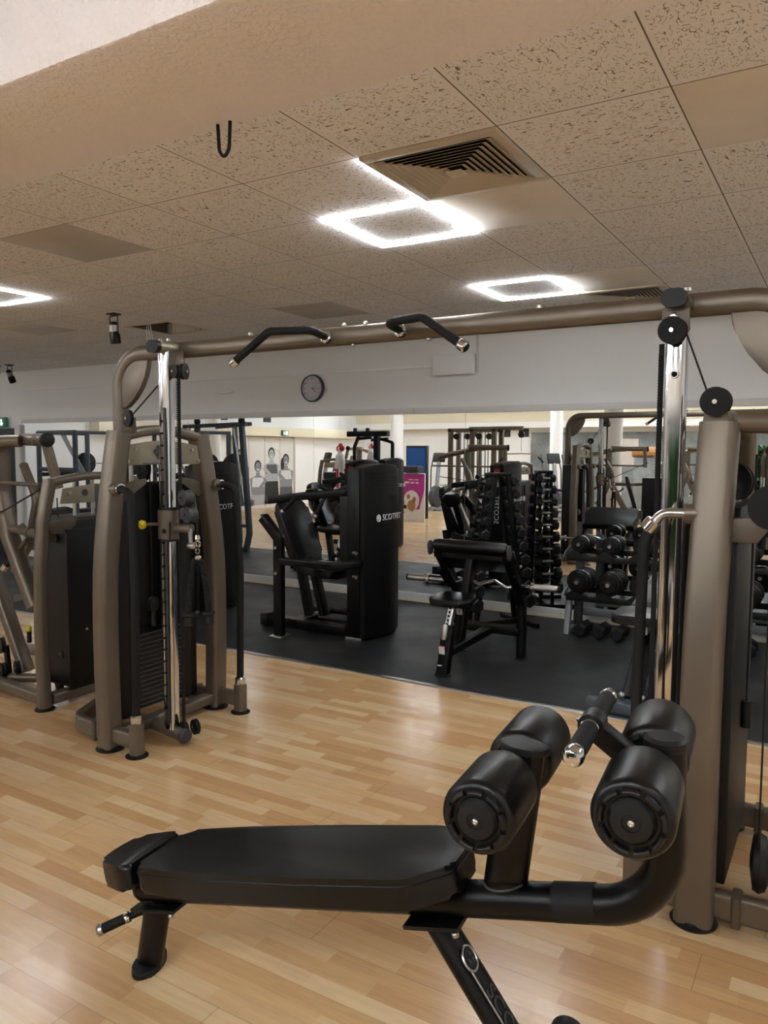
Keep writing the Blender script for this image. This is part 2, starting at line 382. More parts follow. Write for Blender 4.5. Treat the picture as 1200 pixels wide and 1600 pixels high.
struct('trim_2', MB().box2((-10.66, YM-.022, 2.0), (XR, YM, 2.065), .003), 'white')       # rail over the mirrors
for i, x in enumerate((-3.95, -.3)): struct('trim_%d' % (3+i), MB().box2((x, YM-.0225, 1.999), (x+.003, YM-.0215, 2.066)), 'gplastic')
# columns in the rear part of the room
for i, (x, y) in enumerate(((-3.75, -.1), (-10.4, -3.6), (-6.66, -5.6), (-12.2, 1.5))):
    struct('column_%d' % (i+1), MB().lathe([(.17, 0), (.17, 2.9), (.26, 3.06)], (x, y, 0), (0, 0, 1), 28), 'wall')
# door at the left end of the mirror wall
struct('door_1', MB().box2((-11.9, YM-.03, 0), (-10.78, YM-.005, 1.93)), 'dgrey')
struct('door_frame', MB().box2((-10.78, YM-.06, 0), (-10.66, YM, 1.98), .006).box2((-12.0, YM-.06, 0), (-11.9, YM, 1.98), .006), 'white')
# mirrors: separate sheets, top edge z 2.0
seams = [-10.64, -9.19, -7.235, -5.262, -3.354, -1.45, .45, 2.35]
lab = {0: 'narrow tall mirror sheet at the far left beside the door frame', 1: 'tall mirror sheet behind the leftmost brown machine',
       2: 'tall mirror sheet behind the left cable tower and black towers', 3: 'tall mirror sheet under the wall clock behind the seated machine',
       4: 'tall mirror sheet behind the preacher curl bench', 5: 'tall mirror sheet behind the left half of the dumbbell rack',
       6: 'tall mirror sheet behind the right cable tower at the right edge'}
for i in range(7):
    o = MB().box2((seams[i]+.0015, YM-.012, .095), (seams[i+1]-.0015, YM-.002, 1.999), .0).done('wall_mirror', 'mirror'); o['label'] = lab[i]; o['category'] = 'mirror'; o['group'] = 'wall mirrors above the white baseboard'
# ================================================================ CEILING FITTINGS
def tile_xy(i, j): return GX0+TS*i, GY0+TS*j
def led_frame(i, j, label, protos={}):
    key = 'led_rear' if j <= -6 else 'led'; proto = protos.setdefault(key, [None])
    x, y = tile_xy(i, j); loc = (x+.3, y+.3, ZC)
    if proto[0] is not None: return copy_tree(proto[0], loc, label=label)
    t = thing('led_frame_light', label, 'ceiling light', loc, 0, 'square led frame lights in the ceiling')
    W = .297; h = .011; b = .024
    for a, c in (((-W, -W, -h), (W, -W+b, 0)), ((-W, W-b, -h), (W, W, 0)), ((-W, -W+b, -h), (-W+b, W-b, 0)), ((W-b, -W+b, -h), (W, W-b, 0))):
        MB(False).box2(a, c, .002).done('led_strip', key, t)
    proto[0] = t; return t
led_frame(-1, 2, 'square led frame light just left of the large ceiling vent')
led_frame(-1, 5, 'far square led frame light above the end of the crossbar')
led_frame(-7, 2, 'square led frame light cut by the left edge of the photo')
rear = [(-9, -5), (-7, -7), (-7, -10), (1, -6), (-1, -7), (-1, -11), (-13, -3), (-13, -8), (-19, 1), (-19, 5), (5, -3), (5, 5), (5, 2), (-4, -13), (-10, -12), (5, -9), (-13, 3), (-16, -11), (-16, -3), (-10, -6), (-4, -6), (-4, -9), (2, -6), (2, -12), (-7, -14), (-13, -13), (-1, -14), (-18, -8), (-19, -13)]  # unseen lamps added to brighten the room and its mirror image
for (i, j) in rear:
    o = led_frame(i, j, 'added square led frame light outside the direct view, brightening the room')
    if j < -1: o.location.z = 3.05
t = thing('led_line', 'thin lit led line running along the left edge of the large ceiling vent', 'ceiling light', (GX0, GY0+.9, ZC))
MB().box2((GX0-.006, GY0+.62, ZC-.008), (GX0+.004, GY0+1.2, ZC)).done('led_strip', 'led', t)
def diffuser(i, j, label):
    x, y = tile_xy(i, j); t = thing('ceiling_vent', label, 'air vent', (x+.3, y+.3, ZC), 0, 'square louvred air vents in the ceiling')
    fr = MB(False)
    o = .295; q = .25
    for a, b in (((-o, -o), (o, -q)), ((-o, q), (o, o)), ((-o, -q), (-q, q)), ((q, -q), (o, q))): fr.box2((a[0], a[1], -.012), (b[0], b[1], 0), .002)
    fr.done('frame', 'ventpaint', t)
    MB(False).box2((-.25, -.25, -.001), (.25, .25, 0)).done('backing', 'void', t)
    for k in range(8):
        r = .225-k*.027; r2 = r-.020; lv = MB(False).bm
        m = MB(False)
        v0 = [m.bm.verts.new((sx*r, sy_*r, -.004)) for sx, sy_ in ((-1, -1), (1, -1), (1, 1), (-1, 1))]
        v1 = [m.bm.verts.new((sx*(r+.030), sy_*(r+.030), -.017)) for sx, sy_ in ((-1, -1), (1, -1), (1, 1), (-1, 1))]
        v2 = [m.bm.verts.new((sx*(r-.002), sy_*(r-.002), -.003)) for sx, sy_ in ((-1, -1), (1, -1), (1, 1), (-1, 1))]
        v3 = [m.bm.verts.new((sx*(r+.028), sy_*(r+.028), -.0175)) for sx, sy_ in ((-1, -1), (1, -1), (1, 1), (-1, 1))]
        if False:
            for v in v1+v3: v.co.x *= .96; v.co.y *= .96
        for a in range(4):
            b = (a+1) % 4
            m.bm.faces.new((v0[a], v0[b], v1[b], v1[a])); m.bm.faces.new((v2[a], v2[b], v3[b], v3[a])); m.bm.faces.new((v1[a], v1[b], v3[b], v3[a]))
        m.done('louvre', 'ventpaint', t)
    MB(False).prism([(-.035, -.035), (.035, -.035), (.035, .035), (-.035, .035)], (0, 0, -.02), (1, 0, 0), (0, 1, 0), -.008, .003).done('centre_plate', 'ventpaint', t)
    return t
diffuser(0, 1, 'large square louvred air vent beside the lit led line')
diffuser(0, 6, 'far louvred air vent partly hidden behind the crossbar end')
def tile(i, j, label, m, w=1):
    x, y = tile_xy(i, j); o = MB().box2((x+.004, y+.004, ZC-.002), (x+TS*w-.004, y+TS-.004, ZC), .0005).done('ceiling_tile', m)
    o['label'] = label; o['category'] = 'ceiling tile'; o['group'] = 'plain smooth tiles in the ceiling'
M['tile_grey'] = mat('smooth grey tile', '#c4bcb2', .8); M['tile_cream'] = mat('smooth cream tile', '#efe6da', .85); M['tile_pale'] = mat('smooth pale tile', '#d6d2ca', .8)
tile(-4, 1, 'smooth grey ceiling tile at the left among fissured tiles', 'tile_grey')
tile(2, 1, 'smooth cream ceiling tile near the upper right corner of the photo', 'tile_cream')
tile(0, 5, 'smooth cream ceiling tile right of the far led frame light', 'tile_cream')
tile(0, 2, 'smooth cream ceiling tile between led frame light and vent', 'tile_cream')
tile(-9, 4, 'smooth pale ceiling tile far left above the white wall', 'tile_pale')
tile(-4, 5, 'smooth tile far off above the crossbar middle', 'tile_grey')
# open ceiling tile with loose cables
t = thing('open_ceiling_panel', 'open ceiling panel with dark void and loose white cables near the spotlight', 'ceiling panel', (-5.64, 5.4, ZC))
MB().box2((-5.939, 5.08, ZC-.006), (-5.339, 5.13, ZC)).box2((-5.939, 5.64, ZC-.006), (-5.339, 5.69, ZC)).box2((-5.939, 5.13, ZC-.006), (-5.9, 5.64, ZC)).box2((-5.38, 5.13, ZC-.006), (-5.339, 5.64, ZC)).done('frame', 'soffit', t)
MB().box((-5.66, 5.42, ZC+.1), (.3, .3, .02), (.2, .1, .3)).done('loose_board', 'tile_pale', t)
for k in range(3):
    MB().tube([(-5.72+.03*k, 5.2, ZC+.3), (-5.72+.025*k, 5.19, ZC), (-5.71+.04*k, 5.19, ZC-.16), (-5.69+.03*k, 5.2, ZC-.30+.05*k)], .004, 6).done('wire', 'label', t)
# hanging black loop from the beam
t = thing('hanging_loop', 'black bent rod loop hanging down from the ceiling beam', 'hook', (-1.9, 1.72, 2.6))
MB().tube(fillet([(-1.70, 1.84, 2.6), (-1.695, 1.84, 2.52), (-1.675, 1.84, 2.495), (-1.655, 1.84, 2.52), (-1.65, 1.84, 2.6)], .03), .0055, 8).done('loop', 'rubber', t)
# spotlights
def spot(x, y, label, tilt=.2, s=1.):
    t = thing('track_spotlight', label, 'spotlight', (x, y, ZC), 0, 'black spotlights under the ceiling')
    MB(False).box2((-.045*s, -.045*s, -.012), (.045*s, .045*s, 0), .003).done('mount_plate', 'plastic', t)
    MB(False).tube(fillet([(-.05*s, 0, -.16*s), (-.05*s, 0, -.02), (.05*s, 0, -.02), (.05*s, 0, -.16*s)], .015), .005, 8).done('yoke', 'plastic', t)
    MB(False).lathe([(.028*s, .06*s), (.034*s, .05*s), (.036*s, -.03*s), (.045*s, -.05*s), (.047*s, -.12*s), (.038*s, -.125*s), (.036*s, -.1*s)], (0, 0, -.13*s), (tilt*.4, -tilt, 1), 20).done('lamp_housing', 'blackg', t)
    MB(False).lathe([(.0365*s, -.02*s), (.0375*s, -.02*s), (.0375*s, .035*s), (.0365*s, .035*s)], (0, 0, -.13*s), (tilt*.4, -tilt, 1), 20).done('silver_band', 'steel', t)
spot(-5.47, 4.6, 'black spotlight hanging from the ceiling left of the open panel')
spot(-9.98, 6.6, 'black spotlight at the far left end over the mirror', .6, 1.)
spot(-10.28, 6.6, 'black spotlight cut by the left edge of the photo', -.6, 1.)
# ================================================================ WALL ITEMS
t = thing('wall_clock', 'round wall clock with lilac white dial and dark rim above the mirrors', 'clock', (-5.27, YM, 2.32))
MB().lathe([(.0, 0), (.155, 0), (.157, -.02), (.15, -.042), (.142, -.046), (.14, -.03), (0, -.03)], (-5.27, YM, 2.32), (0, 1, 0), 48, False).done('rim', 'clockr', t)
MB().lathe([(.141, 0), (0, 0)], (-5.27, YM-.031, 2.32), (0, -1, 0), 48, False).done('dial', 'clockf', t)
for h in range(12):
    a = math.radians(90-30*(h+1)); text(str(h+1), .028, (-5.27+.112*math.cos(a), YM-.033, 2.32+.112*math.sin(a)), (1, 0, 0), (0, 0, 1), 'dgrey', t, name='numeral')
m = MB()
for k in range(60):
    a = 2*PI*k/60; l = .008 if k % 5 else .012
    m.box((-5.27+.131*math.cos(a), YM-.0325, 2.32+.131*math.sin(a)), (l, .001, .0016), (0, -a, 0))
m.done('minute_marks', 'dgrey', t)
for ang, ln, wd, nm in ((-35, .07, .006, 'hour_hand'), (-5, .105, .0045, 'minute_hand'), (30, .085, .002, 'second_hand')):
    a = math.radians(ang); MB().box((-5.27+ln*.45*math.cos(a), YM-.036, 2.32+ln*.45*math.sin(a)), (ln, .0015, wd), (0, -a, 0)).done(nm, 'blackm', t)
t = thing('wall_box', 'white rectangular cover box mounted high on the white wall', 'wall box', (-3.47, YM, 2.49))
MB().box2((-3.70, YM-.085, 2.385), (-3.25, YM, 2.59), .008).done('cover', 'wall', t)
MB().box2((-3.245, YM-.02, 2.40), (-3.225, YM, 2.77), .003).done('conduit', 'white', t)
o = MB().box2((-10.6, YM-.012, 2.475), (-3.70, YM, 2.492), .003).done('cable_duct', 'wall'); o['label'] = 'thin white cable duct running level along the wall to the cover box'; o['category'] = 'cable duct'
o = MB().lathe([(0, -.03), (.13, -.03), (.16, 0), (.0, 0)], (-6.6, YM-.0, 2.33), (0, 1, 0), 24, False).done('wall_speaker', 'wall'); 
for v in o.data.vertices: v.co.z = 2.33+(v.co.z-2.33)*.18
o['label'] = 'flat white oval fitting on the wall behind the left crossbar post'; o['category'] = 'wall fitting'
def exit_sign(loc, xd, yd, label):
    t = thing('exit_sign', label, 'exit sign', loc); xd, yd = Vector(xd), Vector(yd); n = xd.cross(yd); L = Vector(loc)
    MB().prism(rrect(.30, .15, .01), L, xd, yd, .03, .003).done('sign_body', 'greenexit', t)
    m = MB(); P = L+n*.031
    m.prism([(-.12, -.055), (-.02, -.055), (-.02, .055), (-.12, .055)], P, xd, yd, .001)
    m.prism([(.03, .05), (.06, .05), (.06, -.01), (.09, -.01), (.045, -.055), (0, -.01), (.03, -.01)], P, xd, yd, .001)
    m.done('pictogram', 'whitelit', t)
    m = MB(); P = L+n*.0325; m.lathe([(.012, 0), (.012, .001)], P+xd*-.06+yd*.035, n, 12)
    m.prism([(-.08, .02), (-.055, .022), (-.04, .0), (-.05, -.005), (-.045, -.045), (-.057, -.045), (-.065, -.015), (-.09, -.045), (-.1, -.035), (-.075, .0)], P, xd, yd, .001)
    m.done('running_figure', 'greenexit', t)
exit_sign((-11.13, YM-.035, 2.02), (1, 0, 0), (0, 0, 1), 'green exit sign above the door at the left edge of the photo')
exit_sign((XL+.31, -3.2, 2.12), (0, 1, 0), (0, 0, 1), 'green exit sign over the photo mural, seen in the mirror')
# ================================================================ CABLE CROSSOVER (one machine: two towers and the crossbar)
cx = thing('cable_crossover_machine', 'large taupe cable crossover machine, two weight towers joined by an overhead crossbar with pull-up grips', 'cable machine', (-1.86, 3.05, 0))
def pulley(o, ax, r=.045, w=.026, name='pulley', par=None, hub='chrome', m='plastic'):
    a = Vector(ax).normalized(); c = Vector(o)
    p = MB().lathe([(0, -w/2), (r*.25, -w/2-.004), (r*.55, -w/2), (r, -w/2), (r, -w*.3), (r*.86, -w*.08), (r*.86, w*.08), (r, w*.3), (r, w/2), (r*.55, w/2), (r*.25, w/2+.004), (0, w/2)], c, a, 28, False).done(name, m, par)
    MB().lathe([(.008, -w/2-.008), (.008, w/2+.008)], c, a, 10).done('bolt', hub, p)
    return p
MIDY = 3.13
def tower(lx, sg, chx, side):
    X = lambda d: lx+sg*d
    YA, YB_ = 2.73, 3.54
    # two bowed front legs with the arch between them
    for yy, s in ((YA, 1), (YB_, -1)):
        pts = [(X(0), yy, .012), (X(0), yy-.012*s, .45), (X(0), yy-.006*s, .95), (X(-.005), yy+.045*s, 1.35), (X(-.01), yy+.11*s, 1.70)]
        b = []
        for i in range(len(pts)-1):
            for k in range(4):
                t = k/4; p0 = Vector(pts[max(i-1, 0)]); p1 = Vector(pts[i]); p2 = Vector(pts[i+1]); p3 = Vector(pts[min(i+2, len(pts)-1)])
                b.append(.5*((2*p1)+(-p0+p2)*t+(2*p0-5*p1+4*p2-p3)*t*t+(-p0+3*p1-3*p2+p3)*t**3))
        b.append(Vector(pts[-1]))
        MB().tube(b, rrect(.115, .10 if sg > 0 else .125, .028), up=(1, 0, 0)).done('frame_leg', 'brown', cx)
        MB().lathe([(.075, 0), (.078, .006), (.062, .014), (.06, .02)], (X(0), yy, 0), (0, 0, 1), 28).done('foot_pad', 'plastic', cx)
    arch = [(X(-.01), YA+.10+(YB_-YA-.20)*k/12, 1.675+.045*math.sin(PI*k/12)) for k in range(13)]
    MB().tube(arch, rrect(.09, .055, .02), up=(0, 0, 1)).done('arch_bar', 'brown', cx)
    # name plate under the arch
    poly = [(-.30, -.075), (.30, -.075), (.275, .03)]+[(.275-.55*k/8, .03+.03*math.sin(PI*k/8)) for k in range(1, 8)]+[(-.275, .03)]
    pl = MB().prism(poly, (X(.015), MIDY, 1.60), (0, 1, 0), (0, 0, 1), .008*1, .002).done('header_plate', 'plate', cx)
    MB().tube([(X(.03), MIDY-.16, 1.535), (X(.03), MIDY+.16, 1.535)], (.022, .004), up=(0, 0, 1)).done('name_strip', 'blueplate', pl)
    for q in (-.21, .21):
        MB().cyl((X(.012), MIDY+q, 1.61), (X(.032), MIDY+q, 1.61), .009, 10).done('screw', 'steel', pl)
        MB().cyl((X(.012), MIDY+q*1.25, 1.545), (X(.032), MIDY+q*1.25, 1.545), .009, 10).done('screw', 'steel', pl)
    m = MB()
    for dx, dz in ((0, .03), (0, -.03), (.022, 0), (-.022, 0)): m.torus((X(.03), MIDY-.05+dx, 1.60+dz*.6), (1, 0, 0), .011, .003, 14, 5)
    m.tube([(X(.03), MIDY-.05, 1.635), (X(.03), MIDY-.05, 1.555)], .004, 6).done('emblem', 'gplastic', pl)
    # base: bar between the legs, rear loop, short front arms with rail sockets
    MB().tube([(X(0), YA+.05, .07), (X(0), YB_-.05, .07)], rrect(.08, .065, .02), up=(0, 0, 1)).done('base_bar', 'brown', cx)
    for yy in (YA, YB_):
        MB().tube([(X(.03), yy, .085), (X(.205), yy, .085)], rrect(.062, .085, .015), up=(0, 0, 1)).done('base_arm', 'brown', cx)
        MB().tube([(X(.205), yy, .012), (X(.205), yy, .175)], rrect(.068, .068, .02), up=(1, 0, 0)).done('rail_socket', 'brown', cx)
        MB().lathe([(.058, 0), (.06, .006), (.045, .013)], (X(.205), yy, 0), (0, 0, 1), 24).done('foot_pad', 'plastic', cx)
        MB().lathe([(.030, .175), (.032, .178), (.032, .215), (.026, .222)], (X(.205), yy, 0), (0, 0, 1), 20).done('chrome_collar', 'chrome', cx)
        # hand rail: out of the leg, bent, down into the socket
        s = 1 if yy < MIDY else -1
        MB().tube([(X(.03), yy+.05*s*.6, 1.40), (X(.075), yy+.03*s, 1.40)], .034, 18).done('rail_mount', 'brown', cx)
        if sg > 0:
            MB().tube([(X(.07), yy+.03*s, 1.40), (X(.10), yy+.025*s, 1.402)], .029, 18).done('chrome_collar', 'chrome', cx)
            MB().tube(fillet([(X(.095), yy+.025*s, 1.402), (X(.19), yy+.01*s, 1.385), (X(.215), yy, .85), (X(.205), yy, .20)], [.07, .5], 8), .0215, 16).done('hand_rail', 'rubber', cx)
        else:
            MB().tube(fillet([(X(.07), yy+.03*s, 1.40), (X(.15), yy+.02*s, 1.40), (X(.185), yy+.01*s, 1.355)], .05, 8), .017, 14).done('rail_bend', 'steel', cx)
            MB().lathe([(.026, 0), (.029, .004), (.029, .038), (.025, .042)], (X(.173), yy+.012*s, 1.372), (sg*.035, 0, -.045), 18).done('chrome_collar', 'chrome', cx)
            MB().tube(fillet([(X(.185), yy+.01*s, 1.355), (X(.205), yy+.005*s, 1.28), (X(.213), yy, .75), (X(.205), yy, .20)], [.06, .5], 8), .019, 16).done('hand_rail', 'rubber', cx)
    loop = fillet([(X(-.02), YA+.02, .075), (X(-.33), YA+.03, .075), (X(-.46), MIDY-.1, .075), (X(-.46), MIDY+.1, .075), (X(-.33), YB_-.03, .075), (X(-.02), YB_-.02, .075)], .16, 8)
    MB().tube(loop, rrect(.05, .095, .015), up=(0, 0, 1)).done('base_loop', 'brown', cx)
    for yy in (YA+.025, YB_-.025): MB().tube([(X(-.13), yy, .125), (X(-.13), yy, .02)], rrect(.075, .03, .01), up=(1, 0, 0)).done('loop_clamp', 'brown_d', cx)
    # post foot bar and chrome post
    MB().tube([(X(0), 3.02, .06), (chx+sg*.085, 2.97, .055)], (.075, .075)).done('foot_bar', 'brown', cx)
    MB().lathe([(.041, 0), (.043, .012), (.034, .03), (0, .033)], (chx+sg*.085, 2.97, .055), (sg, -.05, 0), 24, False).done('end_cap', 'gplastic', cx)
    MB().tube([(chx, 2.97, .08), (chx, 2.97, 2.13)], rrect(.062, .075, .017), up=(1, 0, 0)).done('chrome_post', 'chrome', cx)
    MB().box2((chx+.0305*sg, 2.957, .12), (chx+.0325*sg, 2.983, 1.83), .0005).done('number_strip', 'plastic', cx)
    m = MB()
    for k in range(25):
        z = .2+.065*k; m.cyl((chx-.033*0-.0, 2.97-.0378, z), (chx, 2.97-.0365, z), .0075, 10)
    m2 = MB()
    for k in range(25):
        z = .2+.065*k; m2.cyl((chx, 2.97-.0376, z+.0), (chx, 2.97-.036, z), .006, 10)
    if sg > 0:
        m.bm.free()
        for k in range(25):
            z = .2+.065*k; MB().cyl((chx-.010, 2.97-.0378, z), (chx-.010, 2.97-.0365, z), .0065, 10).done('adjustment_hole', 'void', cx)
        MB().box2((chx+.008, 2.97-.0378, .12), (chx+.026, 2.97-.0368, 1.83), .0004).done('number_strip', 'gplastic', cx)
    else:
        m.bm.free(); MB().cyl((chx, 2.932, 1.885), (chx, 2.9335, 1.885), .010, 14).done('bolt', 'void', cx)
        MB().torus((chx, 2.9325, 1.885), (0, 1, 0), .012, .003, 16, 6).done('washer', 'chrome', cx)
    m2.bm.free()
    # transverse end tube on the post top with dark caps
    MB().tube([(chx, 2.90, 2.145), (chx, 3.10, 2.145)], rrect(.085, .06, .027), up=(0, 0, 1)).done('top_bracket', 'brown' if sg < 0 else 'plate', cx)
    MB().tube([(chx, 2.872, 2.145), (chx, 2.90, 2.145)], rrect(.09, .065, .03), up=(0, 0, 1)).done('bracket_cap', 'plastic', cx)
    for q in (-.03, .03): MB().lathe([(.012, 0), (.012, .012), (.006, .018)], (chx+q, 2.96, 2.178), (0, 0, 1), 10).done('bolt', 'steel', cx)
    # upright behind the tower that bends into the crossbar
    # gusset between crossbar and upright
    gx = X(-.245)
    g = [(0, .0), (.20, .0)]+[(.20-.16*math.sin(a), -.07-.17*(1-math.cos(a))*1.2) for a in [PI/2*k/6 for k in range(1, 7)]]+[(0, -.30)]
    g = [(.03, -.03), (.24, -.03), (.235, -.07), (.215, -.12), (.18, -.18), (.13, -.24), (.07, -.285), (.03, -.295)]
    MB().prism(g if sg > 0 else [(-a, b) for a, b in g], (gx, 3.075, 2.135), (1, 0, 0), (0, 0, 1), .035, .004).done('gusset', 'brown', cx)
    MB().box2((X(-.30), 3.02, .10), (X(-.20), 3.11, .14)).done('upright_foot', 'brown', cx)
    # pulleys at the post top
    if sg > 0:
        br = MB().prism([(-.03, .035), (.06, .035), (.075, -.04), (.05, -.10), (.0, -.09)], (chx+.045, 2.99, 2.09), (1, 0, 0), (0, 0, 1), .006).done('pulley_bracket', 'brown_d', cx)
        pulley((chx+.065, 2.975, 2.02), (.2, 1, 0), .036, .03, par=cx)
        pulley((chx+.105, 2.995, 2.02), (1, .35, 0), .042, .022, par=cx)
        pulley((X(.03), 2.87, 1.775), (.25, 1, 0), .045, .02, par=cx)
        MB().tube([(X(.03), 2.90, 1.70), (X(.03), 2.895, 1.78)], rrect(.04, .02, .005), up=(1, 0, 0)).done('pulley_bracket', 'brown_d', cx)
        MB().tube([(X(.06), 2.88, 1.80), (chx+.03, 2.99, 2.04)], .004, 6).done('cable', 'cable', cx)
    else:
        MB().prism([(-.045, .06), (.045, .06), (.05, -.02), (.03, -.06), (-.03, -.06), (-.05, -.02)], (chx, 2.925, 2.06), (1, 0, 0), (0, 0, 1), .008, .002).done('pulley_bracket', 'brown_d', cx)
        pulley((chx-.005, 2.90, 2.035), (.04, 1, 0), .048, .034, par=cx, m='rubber')
        pulley((X(-.0), 2.80, 1.775), (.08, 1, 0), .049, .034, par=cx, m='rubber')
        MB().prism([(-.03, .0), (.03, .0), (.045, -.1), (-.045, -.1)], (X(0), 2.825, 1.785), (1, 0, 0), (0, 0, 1), .02, .003).done('pulley_bracket', 'brown_d', cx)
        MB().tube([(X(.03), 2.80, 1.812), (chx+.042, 2.90, 2.02)], .0035, 6).done('cable', 'cable', cx)
        MB().lathe([(.012, 0), (.014, .008), (.008, .016)], (chx-.005, 2.915, 2.085), (0, -1, 0), 12).done('bolt', 'steel', cx)
    # toothed belt down the inner side, lower pulleys
    bx = chx+sg*(.085 if sg > 0 else .055); zt = 2.0; zb = .09
    MB().tube([(bx, 2.975, zb), (bx, 2.975, zt)], rrect(.010, .018, .002), up=(1, 0, 0)).done('belt', 'rubber', cx)
    m = MB()
    for k in range(64): m.box((bx, 2.964, 1.30+.0105*k), (.016, .006, .005))
    m.done('belt_ribs', 'rubber', cx)
    pulley((bx-sg*.015, 2.99, .085), (.3, 1, 0), .04, .02, par=cx); pulley((bx+sg*.03, 3.03, .09), (.3, 1, 0), .042, .02, par=cx)
    # weight stack and shrouds
    sx = -.06 if sg > 0 else -.005; dp = .15 if sg > 0 else .05; stx = -.13 if sg > 0 else -.03
    for ya, yb in ((2.835, 2.96), (3.30, 3.43)):
        c = [(ya, 0), ((ya+yb)/2, .028*sg), (yb, .01*sg), (yb, -dp*sg), (ya, -dp*sg)]
        MB().prism([(X(sx)+q, y) for y, q in c] if sg > 0 else [(X(sx)+q, y) for y, q in c], (0, 0, .11), (1, 0, 0), (0, 1, 0), 1.31, .006).done('shroud_panel', 'shroud', cx)
    ys = 2.86 if sg > 0 else 2.80
    MB().prism([(ys, 0), (3.40, 0), (3.40, 1.22), (3.34, 1.30), (ys+.06, 1.30), (ys, 1.22)], (X(-.225 if sg > 0 else .03), 0, .12), (0, 1, 0), (0, 0, 1), .02 if sg > 0 else .115, .006).done('rear_cover', 'teal' if sg < 0 else 'shroud', cx)
    m = MB()
    for k in range(16): m.box((X(stx), MIDY, .16+.0265*k), (.22 if sg > 0 else .07, .34, .0245), None, .003, 1)
    m.done('weight_stack', 'urethane', cx)
    for q in (-.11, .11): MB().cyl((X(stx), MIDY+q, .12), (X(stx), MIDY+q, 1.52), .0125, 12).done('guide_rod', 'steel', cx)
    MB().cyl((X(-.10), MIDY, .58), (X(-.10), MIDY, .68), .02, 14).done('stack_head', 'plastic', cx)
    MB().cyl((X(-.10), MIDY, .6), (X(-.10), MIDY, 1.60), .004, 8).done('stack_cable', 'cable', cx)
    pulley((X(-.06), MIDY-.03, .72), (1, .2, 0), .045, .02, par=cx)
    pulley((X(stx), MIDY-.02, 1.50), (.3, 1, 0), .07, .03, par=cx)
    MB().lathe([(0, 0), (.009, .004), (.009, .012), (0, .016)], (X(-.015), MIDY+.07, .56), (sg, 0, 0), 10, False).done('selector_pin', 'yellow', cx)
    MB().prism([(0, 0), (.05, -.03), (.20, .055), (.215, .075), (.205, .09), (.10, .075), (0, .05)], (X(.0), 2.80, 1.36), (0, 1, 0), (0, 0, 1), .006*sg, .0015).done('cover_bracket', 'brown_d', cx)
    MB().prism([(0, 0), (-.05, -.03), (-.18, .055), (-.195, .075), (-.185, .09), (-.09, .075), (0, .05)], (X(.0), 3.46, 1.36), (0, 1, 0), (0, 0, 1), .006*sg, .0015).done('cover_bracket', 'brown_d', cx)
    for q in (2.95, 3.22): MB().prism([(-.07, 0), (.05, .01), (.06, .03), (-.06, .03)], (X(.04), q, .115), (0, 1, 0), (1, 0, 0), .006, .001).done('stack_bracket', 'brown_d', cx)
tower(-3.345, 1, -3.13, 'L'); tower(-.385, -1, -.545, 'R')
YBAR = 3.065
bar = fillet([(-3.60, YBAR, .10), (-3.60, YBAR, 2.145), (-.13, YBAR, 2.145), (-.13, YBAR, .10)], .19, 10)
MB().tube(bar, rrect(.086, .078, .03), up=(0, 1, 0)).done('crossbar_frame', 'brown', cx)
for x in (-2.62, -2.05, -1.93, -1.62, -1.1): MB().lathe([(.013, 0), (.013, .010), (.006, .016)], (x, YBAR-.01, 2.186), (0, 0, 1), 10).done('bolt', 'steel', cx)
for x in (-2.0, -1.6): MB().lathe([(.011, 0), (.011, .008), (.0, .012)], (x, YBAR-.01, 2.102), (0, 0, -1), 10).done('bolt', 'steel', cx)
def grip(xa, sg):
    p = fillet([(xa, YBAR-.04, 2.135), (xa, YBAR-.17, 2.155), (xa+sg*.20, YBAR-.23, 2.155), (xa+sg*.40, YBAR-.25, 2.02)], [.05, .06], 7)
    g = MB().tube(p, .0185, 16).done('pull_up_grip', 'rubber', cx)
    MB().lathe([(.026, 0), (.03, .004), (.03, .022), (.024, .026)], (xa, YBAR-.04, 2.135), (0, -1, .15), 20).done('chrome_collar', 'chrome', g)
    d = (Vector(p[-1])-Vector(p[-2])).normalized()
    MB().lathe([(.022, -.022), (.024, -.018), (.024, .008), (.018, .014), (0, .014)], p[-1], d, 20).done('chrome_cap', 'chrome', g)
grip(-2.12, -1); grip(-1.72, 1)
# sliding carriage on the left chrome post
cxl = -3.13
ca = MB().tube([(cxl, 2.97, 1.13), (cxl, 2.97, 1.285)], rrect(.095, .11, .035), up=(1, 0, 0)).done('carriage', 'brown', cx)
MB().tube([(cxl, 2.97, 1.285), (cxl, 2.97, 1.30)], rrect(.085, .10, .03), up=(1, 0, 0)).done('carriage_cap', 'plastic', ca)
MB().tube([(cxl, 2.97, 1.118), (cxl, 2.97, 1.13)], rrect(.085, .10, .03), up=(1, 0, 0)).done('carriage_cap', 'plastic', ca)
MB().cyl((cxl-.02, 2.96, 1.21), (cxl-.065, 2.875, 1.21), .010, 12).done('pin_stem', 'brown_d', ca)
MB().lathe([(0, 0), (.02, .003), (.026, .016), (.02, .032), (.010, .038)], (cxl-.085, 2.84, 1.21), (.4, .9, 0), 18, False).done('pull_knob', 'yellow', ca)
MB().cyl((cxl+.02, 2.9135, 1.175), (cxl+.02, 2.916, 1.175), .012, 14).done('hole', 'void', ca)
MB().tube(fillet([(cxl+.045, 2.935, 1.22), (cxl+.06, 2.92, 1.22), (cxl+.06, 2.92, 1.12)], .012), .006, 8).done('lever', 'plastic', ca)
MB().tube([(cxl+.04, 2.97, 1.19), (cxl+.15, 2.99, 1.19)], (.05, .05)).done('arm', 'brown', ca)
MB().box2((cxl+.09, 2.96, 1.24), (cxl+.13, 3.00, 1.30), .005).done('arm_block', 'brown_d', ca)
